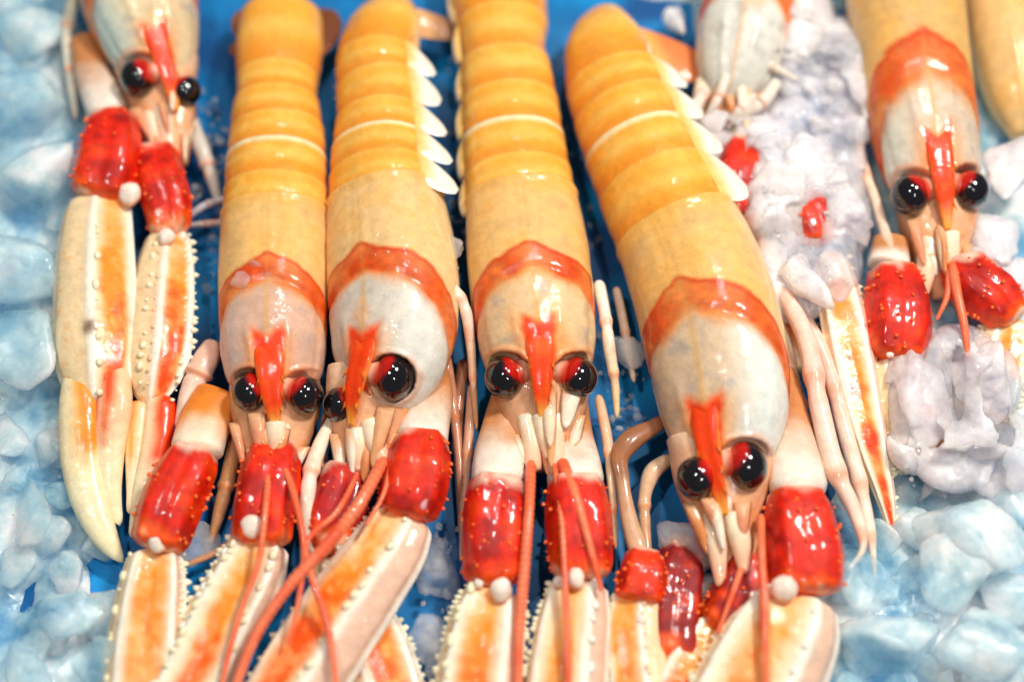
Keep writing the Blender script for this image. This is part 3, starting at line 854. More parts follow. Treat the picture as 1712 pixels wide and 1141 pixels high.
add_leg(g, [(742, 590, .8, 14), (752, 650, .6, 13), (764, 730, .4, 10), (772, 860, .2, 7)], lin((196, 140, 116)), knots=(.4,))
add_leg(g, [(545, 690, .6, 8), (538, 770, .6, 9), (548, 850, .4, 5)], lin((214, 160, 130)), knots=(.5,))
antenna(g, [(655, 770, 1.8, 5), (640, 830, 2.1, 4), (612, 880, 2.2, 3)], name='antennule')
antenna(g, [(644, 765, 1.9, 10), (596, 850, 2.4, 11), (540, 920, 2.4, 11), (484, 980, 2.3, 10), (430, 1060, 2.1, 9), (380, 1190, 1.9, 7)])
antenna(g, [(600, 790, 1.6, 5), (560, 860, 2.1, 5), (512, 910, 2.2, 5), (520, 960, 2.3, 6), (548, 1050, 2.1, 6), (566, 1190, 1.9, 5)], name='antennule')
# uropod seen beside the tail
leaf('uropod', at(690, 12, 1.2), at(694, 60, 1.0), at(790, 58, .7), UPV, g, 3, lin((232, 180, 130)), lin((150, 110, 84)), pw=.5, bulge=.05)

# --- second from left
g = thing('langoustine', 'langoustine left of the rolled one, with an ice lump melting on its neck band', 'langoustine', at(458, 420, 0), GRP)
ab = [(472, -20, .8, 52, .8), (470, 40, 1.0, 68, .82), (466, 100, 1.12, 72, .85), (463, 150, 1.22, 66, .85), (462, 195, 1.27, 74, .85), (463, 235, 1.3, 79, .86), (462, 280, 1.35, 83, .87), (461, 340, 1.4, 86, .88), (460, 385, 1.4, 88, .88)]
add_abdomen(g, ab, -3, spine_v(ab, [30, 135, 176, 222, 270, 326, 380]), pleura=(0, 0), plen=.6, seed=21, pale_at=4)
ca = [(460, 362, 1.4, 88, .88), (459, 420, 1.42, 91, .88), (457, 490, 1.45, 91, .88), (457, 550, 1.45, 89, .88), (458, 600, 1.4, 86, .86), (460, 640, 1.3, 74, .80), (461, 668, 1.15, 48, .7), (461, 682, 1.1, 20, .6)]
L, pf, _ = add_carapace(g, ca, 0, .40, .68, lin((206, 170, 150)), side=(-1, lin((216, 194, 182))), seed=22, sockets=[(420, 656, 1.95, 33), (508, 661, 1.95, 33)])
add_rostrum(g, L, pf, (461, 716), 1.75, wpx=26)
add_eye(g, (420, 656), 1.95, 33, (1, -.1), L); add_eye(g, (508, 661), 1.95, 33, (-1, -.1), L)
add_face(g, [(460, 640, 1.0, 76), (460, 690, .9, 74), (459, 740, .8, 60), (458, 800, .5, 40)],
         [[(444, 700, 1.5, 18), (446, 735, 1.4, 16), (452, 770, 1.3, 9)], [(478, 700, 1.5, 17), (474, 735, 1.4, 15), (468, 770, 1.3, 9)], [(461, 705, 1.8, 18), (461, 735, 1.7, 15), (460, 762, 1.6, 9)]],
         [[(392, 680, 1.1), (440, 695, 1.4), (440, 780, 1.0)], [(540, 680, 1.1), (484, 695, 1.4), (492, 785, 1.0)]], seed=23)
add_claw(g, [(372, 660, .7, 44), (345, 705, .9, 44), (326, 765, 1.1, 44)], [(328, 755, 1.2, 42), (312, 790, 1.3, 52), (286, 850, 1.2, 55), (262, 925, 1.0, 48)],
         [(262, 920, .8, 42), (255, 980, .8, 54), (246, 1060, .7, 62), (236, 1200, .6, 66)], joints=((264, 908, 1.75, 18), (283, 898, 1.8, 9)), flip=1, orange=(.1, .7, .75), seed=5,
         rows=((-.95, .075, 9, 'cream'),), merus_col=(lin((250, 226, 204)), lin((226, 140, 60))), edge=(0, 1))
add_claw(g, [(440, 680, .3, 24), (450, 730, .6, 36), (456, 775, .9, 44)], [(458, 745, 1.0, 42), (454, 790, 1.15, 52), (442, 850, 1.15, 54), (436, 920, .95, 52)],
         [(440, 900, .8, 46), (417, 960, .8, 58), (376, 1040, .75, 64), (306, 1190, .6, 70)], joints=((420, 882, 1.9, 21), (456, 880, 1.85, 8)), flip=1, orange=(.0, .34, .95), seed=6,
         rows=((.55, .09, 9, 'cream'), (-.62, .075, 12, 'cream'), (-.85, .08, 12, 'white')), edge=(1, 0), tipred=.3)
add_leg(g, [(360, 575, .6, 22), (340, 610, .8, 26), (318, 660, .7, 22), (300, 720, .5, 12)], lin((238, 200, 180)), lin((240, 222, 206)), knots=(.4,))
add_leg(g, [(402, 700, .5, 12), (388, 770, .4, 16), (366, 860, .2, 13), (352, 910, .1, 5)], lin((200, 150, 110)), knots=(.55,))
add_leg(g, [(430, 860, .2, 9), (370, 920, .3, 8), (300, 950, .2, 5)], lin((196, 150, 120)), knots=(.5,))
add_leg(g, [(386, 330, .4, 8), (340, 345, .5, 8), (315, 362, .4, 6)], lin((190, 190, 196)), knots=(.5,))
add_leg(g, [(384, 372, .4, 9), (345, 374, .4, 7), (310, 378, .3, 5)], lin((196, 180, 180)), knots=(.5,))
antenna(g, [(450, 765, 1.6, 6), (444, 850, 2.1, 6), (432, 940, 2.0, 5), (400, 1030, 1.8, 5), (360, 1190, 1.7, 4)])
antenna(g, [(468, 765, 1.6, 6), (492, 830, 2.1, 6), (508, 920, 2.2, 5), (500, 1000, 2.1, 4), (480, 1080, 1.9, 3)])
for a_, b_, t_ in (((418, 84), (440, 20), (388, 30)), ((408, 98), (424, 60), (384, 78))):
    leaf('uropod', at(*a_, 1.0), at(*b_, .8), at(t_[0], t_[1], .6), UPV, g, 4, lin((226, 160, 80)), lin((140, 86, 40)), pw=.45, bulge=.05)
leaf('uropod', at(505, 20, .9), at(520, 105, 1.0), at(572, 36, .5), UPV, g, 4, lin((190, 120, 70)), lin((110, 66, 44)), pw=.4, bulge=.05)
leaf('telson', at(436, 30, .95), at(506, 30, .95), at(472, -60, .5), UPV, g, 4, lin((210, 160, 100)), lin((170, 140, 120)), pw=.4, bulge=.1)

# --- right of centre, slanting
g = thing('langoustine', 'langoustine slanting down to the right of the middle one, with white glossy cheek', 'langoustine', at(1150, 420, 0), GRP)
ab = [(1010, 30, .9, 34, .85), (1010, 66, 1.15, 62, .9), (1020, 115, 1.3, 78, .92), (1040, 175, 1.38, 86, .92), (1065, 240, 1.42, 92, .92), (1093, 305, 1.46, 98, .9), (1120, 365, 1.5, 103, .9), (1136, 400, 1.5, 106, .9)]
add_abdomen(g, ab, 36, spine_v(ab, [34, 140, 188, 245, 308, 392]), pleura=(0, 1), plen=1.15, seed=31, pale_at=3)
ca = [(1132, 385, 1.5, 106, .9), (1156, 440, 1.52, 112, .9), (1178, 505, 1.56, 116, .9), (1195, 575, 1.58, 117, .9), (1206, 640, 1.55, 114, .88), (1211, 705, 1.45, 104, .84), (1208, 765, 1.3, 80, .76), (1204, 805, 1.15, 48, .66), (1203, 822, 1.1, 20, .6)]
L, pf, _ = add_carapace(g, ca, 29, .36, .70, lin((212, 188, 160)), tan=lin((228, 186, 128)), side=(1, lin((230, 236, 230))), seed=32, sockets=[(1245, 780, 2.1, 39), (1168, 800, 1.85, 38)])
add_rostrum(g, L, pf, (1212, 862), 1.75, v0=.72, wpx=25)
add_eye(g, (1245, 780), 2.1, 39, (-1, .1), L, tall=1.08); add_eye(g, (1168, 800), 1.85, 38, (1, .1), L)
add_face(g, [(1206, 740, 1.2, 92), (1208, 800, 1.1, 82), (1215, 870, .9, 58), (1222, 950, .6, 30)],
         [[(1190, 850, 1.4, 20), (1198, 910, 1.3, 18), (1205, 985, 1.0, 8)], [(1225, 855, 1.6, 21), (1238, 905, 1.5, 18), (1245, 960, 1.3, 10)]],
         [[(1128, 815, 1.2), (1180, 850, 1.4), (1196, 960, .9)], [(1296, 790, 1.3), (1232, 835, 1.6), (1250, 940, 1.1)]], seed=33)
add_claw(g, [(1305, 610, .7, 22), (1318, 690, 1.0, 32), (1328, 770, 1.25, 44), (1336, 840, 1.35, 54)], [(1332, 825, 1.4, 48), (1336, 870, 1.5, 62), (1344, 930, 1.4, 68), (1346, 1000, 1.2, 66)],
         [(1336, 995, 1.0, 60), (1318, 1050, 1.0, 84), (1288, 1110, .9, 94), (1235, 1220, .8, 100)], joints=((1310, 985, 2.2, 24), (1350, 968, 2.3, 11)), flip=1, orange=(-.22, .34, .7), seed=7,
         rows=((.35, .08, 6, 'white'),), edge=(1, 0), tipred=0, pinky=.25)
add_claw(g, [(1132, 692, .7, 9), (1090, 716, .8, 14), (1050, 742, .9, 19), (1036, 764, .9, 16), (1040, 800, .85, 12), (1052, 870, .8, 14), (1074, 940, .8, 20)], [(1078, 925, .8, 30), (1074, 960, .9, 40), (1066, 1010, .8, 42)],
         [(1068, 995, .6, 38), (1062, 1050, .6, 46), (1068, 1110, .5, 50), (1080, 1220, .5, 52)], joints=((1072, 1040, 1.3, 10),), flip=-1, orange=(.5, .5, .9), seed=8,
         merus_col=(lin((204, 168, 138)), lin((150, 104, 80))), rows=((-.2, .06, 8, 'pink'),), red=lin((222, 70, 20)))
add_leg(g, [(1124, 764, .5, 12), (1090, 792, .5, 18), (1080, 820, .5, 14), (1078, 880, .4, 12), (1086, 950, .4, 8)], lin((222, 190, 160)), lin((190, 140, 110)), knots=(.5,))
for rows_, kn in (([(1290, 455, 1.2, 16), (1345, 560, 1.5, 19), (1372, 690, 1.6, 20), (1398, 790, 1.4, 20), (1430, 860, 1.1, 14), (1442, 920, .9, 8), (1412, 960, .6, 3)], (.38, .68, .86)),
                  ([(1300, 470, .9, 14), (1380, 600, 1.1, 17), (1412, 720, 1.1, 17), (1440, 820, .9, 15), (1456, 900, .8, 10), (1464, 975, .5, 3)], (.4, .7, .86)),
                  ([(1300, 560, .6, 15), (1330, 660, .8, 17), (1352, 740, .8, 16), (1374, 810, .5, 12)], (.5,))):
    add_leg(g, rows_, lin((242, 206, 192)), lin((244, 226, 208)), knots=kn)
antenna(g, [(1272, 860, 1.7, 7), (1274, 940, 2.1, 7), (1278, 1010, 2.2, 8), (1280, 1100, 2.2, 6), (1284, 1200, 2.1, 5)])
antenna(g, [(1240, 950, 1.5, 6), (1222, 1000, 1.5, 5), (1200, 1060, 1.2, 4)], name='antennule')
leaf('uropod', at(1050, 40, 1.3), at(1096, 128, 1.1), at(1190, 112, .9), UPV, g, 3, lin((240, 180, 110)), lin((214, 130, 86)), pw=.35, bulge=.08)

# --- far left: head at the top edge, long pale claws down the left side
g = thing('langoustine', 'blurred langoustine at the far left, two long cream claws stretched over blue ice', 'langoustine', at(235, 20, 0), GRP)
ca = [(205, -230, 1.3, 84, .88), (215, -140, 1.4, 90, .88), (225, -60, 1.45, 96, .88), (236, 10, 1.45, 94, .88), (250, 60, 1.4, 84, .86), (264, 105, 1.3, 66, .8), (274, 140, 1.15, 42, .7), (278, 155, 1.1, 18, .6)]
L, pf, _ = add_carapace(g, ca, -12, .50, .79, lin((218, 198, 164)), side=(-1, lin((204, 222, 214))), seed=42, sockets=[(233, 130, 1.9, 33), (309, 152, 1.5, 27)])
add_rostrum(g, L, pf, (296, 186), 1.5, v0=.78, wpx=20)
add_eye(g, (233, 130), 1.9, 33, (1, -.1), L); add_eye(g, (309, 152), 1.5, 27, (-1, -.3), L)
add_face(g, [(262, 110, 1.0, 70), (270, 160, .9, 58), (282, 215, .7, 46), (292, 280, .5, 22)],
         [[(270, 175, 1.4, 16), (278, 220, 1.2, 15), (286, 270, 1.0, 9)], [(250, 170, 1.3, 14), (256, 215, 1.2, 13), (268, 265, 1.0, 8)]],
         [[(318, 175, 1.0), (284, 195, 1.3), (326, 290, .7)], [(232, 165, 1.1), (262, 185, 1.3), (262, 272, .9)]], seed=43)
add_claw(g, [(140, 60, .8, 26), (158, 130, 1.0, 30), (186, 200, 1.1, 36)], [(186, 195, 1.2, 38), (186, 240, 1.35, 54), (178, 290, 1.3, 58), (166, 340, 1.1, 52)],
         [(166, 325, 1.0, 46), (160, 400, 1.0, 58), (158, 500, 1.0, 64), (160, 590, .9, 66), (162, 660, .8, 56), (164, 710, .7, 40)], joints=((217, 326, 1.8, 20),), flip=1, orange=(.66, .34, 1.35), seed=9,
         fingers=(('fixed_finger', [(138, 590, .95, 26), (133, 680, .95, 34), (138, 780, .65, 34), (158, 860, .5, 28), (186, 915, .35, 17), (206, 942, .25, 5)], CORANGE, lin((248, 232, 196))),
                  ('movable_finger', [(188, 590, .95, 24), (190, 680, .95, 31), (182, 760, .65, 26), (186, 820, .5, 18), (200, 880, .35, 6)], DORANGE, lin((246, 226, 190)))),
         rows=((.18, .085, 10, 'cream'),), edge=(0, 0), tipred=.65, pinky=.15, spot=at(150, 548, 1.7))
add_claw(g, None, [(262, 250, .9, 34), (268, 300, 1.1, 42), (282, 350, 1.05, 40), (282, 400, .9, 30)],
         [(282, 385, .8, 30), (275, 440, .8, 42), (266, 540, .8, 50), (258, 620, .7, 50), (250, 680, .6, 44)], joints=((279, 396, 1.6, 16), (305, 396, 1.2, 9)), flip=1, orange=(.75, .5, .9), seed=10,
         fingers=(('fixed_finger', [(270, 660, .6, 26), (262, 740, .5, 25), (240, 820, .4, 18), (220, 900, .25, 6)], DORANGE, lin((246, 226, 192))),
                  ('movable_finger', [(232, 670, .6, 20), (226, 730, .5, 18), (222, 790, .4, 12), (216, 860, .3, 5)], CORANGE, lin((244, 222, 190)))),
         rows=((-.3, .08, 12, 'cream'), (-.05, .06, 12, 'pink')), edge=(0, 1), tipred=.5)
add_leg(g, [(128, -30, .8, 12), (112, 60, .8, 12), (120, 140, .6, 10), (126, 200, .3, 6)], lin((222, 216, 200)))
add_leg(g, [(312, 180, .6, 12), (330, 230, .6, 16), (352, 290, .4, 14), (366, 345, .2, 6)], lin((206, 200, 188)), knots=(.6,))

# --- right: head between ice lumps
g = thing('langoustine', 'langoustine at the right with both black eyes showing, claws buried under ice slabs', 'langoustine', at(1530, 100, 0), GRP)
ca = [(1500, -170, 1.4, 82, .88), (1506, -80, 1.45, 90, .88), (1514, 10, 1.5, 96, .88), (1526, 100, 1.55, 93, .88), (1540, 190, 1.55, 90, .88), (1553, 260, 1.5, 84, .86), (1562, 310, 1.4, 72, .78), (1568, 340, 1.25, 48, .7), (1570, 352, 1.2, 20, .6)]
L, pf, _ = add_carapace(g, ca, 3, .60, .80, lin((206, 188, 168)), tan=lin((212, 172, 118)), side=(-1, lin((220, 220, 206))), seed=52, sockets=[(1524, 326, 2.0, 35), (1620, 318, 2.0, 34)])
add_rostrum(g, L, pf, (1584, 385), 1.85, v0=.80, wpx=23)
add_eye(g, (1524, 326), 2.0, 35, (1, -.1), L); add_eye(g, (1620, 318), 2.0, 34, (-1, -.1), L)
add_face(g, [(1564, 320, 1.1, 76), (1566, 370, 1.0, 66), (1570, 430, .8, 46), (1580, 500, .5, 24)],
         [[(1555, 390, 1.4, 16), (1550, 440, 1.2, 18), (1540, 500, 1.0, 10)], [(1588, 385, 1.7, 17), (1592, 430, 1.5, 12), (1596, 470, 1.4, 7)]],
         [[(1500, 355, 1.1), (1550, 375, 1.4), (1548, 480, 1.0)], [(1630, 350, 1.1), (1590, 370, 1.4), (1600, 450, 1.0)]], seed=53)
add_claw(g, [(1490, 400, .9, 30), (1485, 450, 1.0, 36)], [(1490, 450, 1.1, 40), (1498, 495, 1.2, 54), (1500, 550, 1.2, 58), (1494, 610, 1.0, 48)],
         [(1494, 600, .8, 42), (1512, 680, .7, 54), (1550, 780, .6, 50)], joints=((1488, 592, 1.8, 8), (1540, 592, 1.6, 6)), seed=11, rows=(), orange=(.2, .5, .8))
add_claw(g, None, [(1605, 440, 1.0, 40), (1630, 480, 1.2, 50), (1664, 505, 1.2, 48), (1690, 545, 1.0, 34)],
         [(1684, 530, .8, 34), (1672, 600, .6, 46), (1640, 700, .5, 44)], seed=12, rows=(), orange=(.2, .5, .8), red=lin((206, 50, 14)))
add_leg(g, [(1440, 180, 1.0, 10), (1438, 260, 1.0, 11), (1462, 330, 1.1, 10), (1490, 420, 1.3, 11), (1520, 490, 1.4, 10), (1552, 552, 1.2, 4)], lin((234, 206, 186)), knots=(.3, .62))
antenna(g, [(1592, 440, 1.6, 9), (1600, 490, 1.9, 8), (1612, 545, 1.8, 7), (1618, 600, 1.5, 5)])
antenna(g, [(1588, 450, 1.6, 6), (1582, 500, 1.7, 5), (1566, 535, 1.5, 3)], name='antennule')

# --- far right corner
g = thing('langoustine', 'blurred tan langoustine cut off by the top right corner', 'langoustine', at(1680, 40, 0), GRP)
ca = [(1672, -170, .6, 72, .9), (1682, -80, .7, 78, .9), (1694, 20, .7, 80, .9), (1706, 110, .7, 74, .88), (1714, 180, .6, 58, .8), (1720, 230, .5, 30, .7)]
add_carapace(g, ca, 0, 1.6, 2.2, lin((224, 206, 176)), tan=lin((224, 190, 140)), side=None, seed=62, n=60)

# --- pale one under the ice
g = thing('langoustine', 'pale langoustine half buried in lavender ice, red claw joint showing beside the slanting one', 'langoustine', at(1240, 80, 0), GRP)
ca = [(1290, -150, 1.2, 66, .9), (1270, -70, 1.3, 74, .9), (1252, 10, 1.35, 78, .9), (1238, 80, 1.35, 76, .88), (1226, 140, 1.2, 58, .8), (1220, 180, 1.0, 26, .7)]
L, pf, _ = add_carapace(g, ca, 6, .46, 1.3, lin((214, 212, 202)), tan=lin((230, 190, 140)), seed=72, n=70)
add_face(g, [(1228, 110, .8, 62), (1232, 170, .7, 58), (1236, 220, .4, 40)], [[(1180, 130, 1.2, 16), (1172, 170, 1.1, 16), (1160, 200, .8, 10)]], [[(1250, 95, 1.6), (1262, 125, 1.6), (1335, 140, 1.2)], [(1308, 140, 1.2), (1280, 180, 1.2), (1222, 200, .9)]], seed=73)
for rows_ in ([(1180, 150, 1.6, 12), (1160, 185, 1.7, 13), (1150, 225, 1.2, 6)], [(1250, 90, 1.9, 9), (1285, 108, 2.0, 10), (1335, 135, 1.7, 5)],
              [(1300, 135, 1.8, 12), (1272, 172, 1.8, 14), (1228, 198, 1.4, 5)], [(1215, 120, 1.9, 10), (1200, 165, 1.8, 10), (1178, 200, 1.4, 5)], [(1262, 160, 1.5, 9), (1240, 178, 1.7, 10), (1215, 215, 1.2, 4)]):
    add_leg(g, rows_, lin((226, 216, 204)), knots=(.5,))
add_claw(g, [(1240, 190, .6, 28), (1250, 240, .8, 34)], [(1250, 240, .9, 34), (1236, 285, 1.1, 44), (1226, 340, 1.0, 44), (1240, 400, .8, 36)],
         [(1240, 390, .5, 32), (1290, 500, .4, 44), (1350, 620, .4, 44)], seed=13, rows=(), orange=(.3, .5, .9))
add_claw(g, None, [(1330, 330, 1.2, 26), (1356, 360, 1.3, 36), (1372, 410, 1.2, 30)],
         [(1386, 420, 1.0, 26), (1408, 520, 1.1, 38), (1432, 640, 1.0, 38), (1458, 750, .8, 28), (1482, 840, .5, 15), (1494, 895, .3, 5)], seed=14, rows=(), orange=(-.1, .40, 1.0), edge=(0, 1), tipred=.65, pinky=1.4,
         red=lin((214, 70, 50)), prow=.07)

# --- red claws lying below, shade put into their darkened red
g = thing('langoustine_claw', 'shade-darkened red claw lying low under the chin of the slanting langoustine', 'claw', at(1150, 1030, 0))
add_claw(g, None, [(1246, 900, .5, 30), (1244, 960, .6, 42), (1222, 1020, .6, 46), (1196, 1060, .5, 42)],
         [(1200, 1050, .3, 44), (1160, 1110, .3, 56), (1110, 1210, .3, 60)], seed=15, rows=((.2, .06, 8, 'orange'),), orange=(.1, 1.2, 1.3), tipred=.65, red=lin((150, 24, 4)))
g = thing('langoustine_claw', 'shade-darkened red claw half hidden at the bottom, beside the slim claw with the orange joint', 'claw', at(1120, 1060, 0))
add_claw(g, None, [(1150, 900, 0, 34), (1136, 960, .1, 46), (1126, 1040, .2, 52), (1122, 1120, .2, 50)],
         [(1122, 1105, 0, 46), (1124, 1180, 0, 56), (1130, 1250, 0, 56)], seed=16, rows=(), orange=(.1, 1.2, 1.3), tipred=.65, red=lin((128, 18, 4)))

# ------------------------------------------------------------------ ice
# crust of half melted ice frozen over the buried langoustine and over the right one's claws
def crust(name, x0, x1, y0, y1, z0, blobs, holes, mat, amp, nx=150, ny=150, seed=0):
    gx = np.linspace(x0, x1, nx); gy = np.linspace(y0, y1, ny)
    GX, GY = np.meshgrid(gx, gy, indexing='ij')
    m = np.zeros(GX.shape)
    for bx, by, rx, ry, hh in blobs:
        d = ((GX - bx) / rx) ** 2 + ((GY - by) / ry) ** 2
        m = np.maximum(m, hh * np.sqrt(np.clip(1.0 - d, 0, 1)))
    P0 = np.stack([GX / 55.0, GY / 55.0, 0 * GX], -1)
    r_ = np.random.RandomState(seed); nc = int((x1 - x0) * (y1 - y0) / 5200)
    best = np.full(GX.shape, 1e9); cell = np.zeros(GX.shape)
    wx = (vnoise(P0, 1.5, seed + 21, 2) - .5) * 34; wy = (vnoise(P0, 1.5, seed + 22, 2) - .5) * 34
    for cx, cy, sx, sy, hh in zip(r_.uniform(x0, x1, nc), r_.uniform(y0, y1, nc), r_.normal(0, .012, nc), r_.normal(0, .012, nc), r_.uniform(-.4, .4, nc)):
        d = (GX + wx - cx) ** 2 + (GY + wy - cy) ** 2
        k = d < best
        best = np.where(k, d, best); cell = np.where(k, hh + sx * (GX - cx) + sy * (GY - cy), cell)
    nz = vnoise(P0, 1.0, seed, 3) - .5; rg = 1 - np.abs(2 * vnoise(P0, 2.2, seed + 4, 3) - 1); fz = vnoise(P0, 6.0, seed + 9, 2) - .5
    h = m * (1 + .5 * nz) + (m > .02) * amp * (nz * .8 + cell * 1.4 + (rg - .6) * .12 + fz * .08)
    for bx, by, rx, ry in holes:
        d = ((GX - bx) / rx) ** 2 + ((GY - by) / ry) ** 2 + 1.2 * nz
        h = np.where(d < 1, np.minimum(h, .25 * h), h)
    h = np.where(m > .03, h, -1.2)
    V = []; base = []
    for i in range(nx):
        for j in range(ny):
            V.append(at(GX[i, j], GY[i, j], z0 + h[i, j]))
    F = [(i * ny + j, i * ny + j + 1, (i + 1) * ny + j + 1, (i + 1) * ny + j) for i in range(nx - 1) for j in range(ny - 1)
         if max(h[i, j], h[i + 1, j], h[i, j + 1], h[i + 1, j + 1]) > -1.0]
    used = sorted({k for f in F for k in f}); ix = {k: n for n, k in enumerate(used)}
    o = mesh_obj(name, [V[k] for k in used], [[ix[k] for k in f] for f in F], mat); o['kind'] = 'stuff'
    return o


crust('ice_crust', 1120, 1500, -40, 560, 1.0,
      [(1300, 300, 84, 110, 1.0), (1370, 270, 80, 95, 1.0), (1408, 360, 50, 90, .9), (1330, 450, 80, 95, .7), (1400, 440, 44, 80, .8), (1400, 115, 76, 90, 1.15), (1320, 50, 80, 100, 1.1), (1195, 235, 52, 54, .3), (1340, 180, 60, 60, .7), (1270, 210, 50, 40, .3), (1430, 200, 40, 50, .5)],
      [(1226, 312, 30, 60), (1357, 366, 24, 18), (1330, 350, 16, 10), (1250, 150, 40, 30)], M_FROST, .24, seed=3)
crust('ice_crust', 1470, 1730, 540, 860, .9,
      [(1540, 660, 66, 122, 1.15), (1645, 640, 64, 90, 1.0), (1600, 750, 84, 76, .8), (1530, 740, 50, 56, .9), (1670, 760, 64, 80, .7), (1600, 580, 60, 40, .7)],
      [(1602, 640, 12, 60)], M_FROST, .22, nx=110, ny=120, seed=8)
random.seed(8)
rs = np.random.RandomState(21)


def chunk_mesh(seed, sub=4, planes=15, sharp=9, rough=.06):
    r_ = np.random.RandomState(seed)
    bm = bmesh.new(); bmesh.ops.create_icosphere(bm, subdivisions=sub, radius=1)
    U = np.array([v.co[:] for v in bm.verts]); F = [[v.index for v in f.verts] for f in bm.faces]; bm.free()
    N = r_.normal(size=(planes, 3)); N /= np.linalg.norm(N, axis=1)[:, None]
    h = r_.uniform(.68, 1.0, planes)
    q = np.maximum(U @ N.T, 1e-3) / h
    r = (np.sum(q ** sharp, axis=1)) ** (-1.0 / sharp)
    r = r * (1 + rough * 2 * (vnoise(U + seed, 2.6, seed, 5) - .5))
    X = U * r[:, None]
    X /= np.abs(X).max(0)
    me = bpy.data.meshes.new('ice_chunk')
    me.from_pydata([tuple(x) for x in X], [], F); me.polygons.foreach_set('use_smooth', [True] * len(F))
    return me


MESH = {}
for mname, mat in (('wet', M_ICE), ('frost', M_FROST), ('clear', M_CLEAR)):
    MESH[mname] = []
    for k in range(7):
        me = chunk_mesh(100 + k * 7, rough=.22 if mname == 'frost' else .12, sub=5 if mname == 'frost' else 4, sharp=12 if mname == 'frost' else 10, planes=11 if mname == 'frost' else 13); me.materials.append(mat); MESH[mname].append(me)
ICN = 0


def ice(x, y, z, rx, ry, kind, label, flat=.7, rot=None, group='lumps of crushed ice', seed=None):
    """lump of photo half size rx, ry (pixels) centred at height z"""
    global ICN
    c = at(x, y, z); k = cmpx(c)
    o = bpy.data.objects.new('ice_chunk', MESH[kind][(ICN if seed is None else seed) % 7]); COL.objects.link(o); ICN += 1
    o.location = c; o.scale = (rx * k, ry * k * 1.05, (rx + ry) / 2 * k * flat)
    rot = random.uniform(-.5, .5) if rot is None else rot
    o.rotation_euler = (random.uniform(-.25, .25), random.uniform(-.25, .25), rot)
    tag(o, label, 'ice', group)
    return o


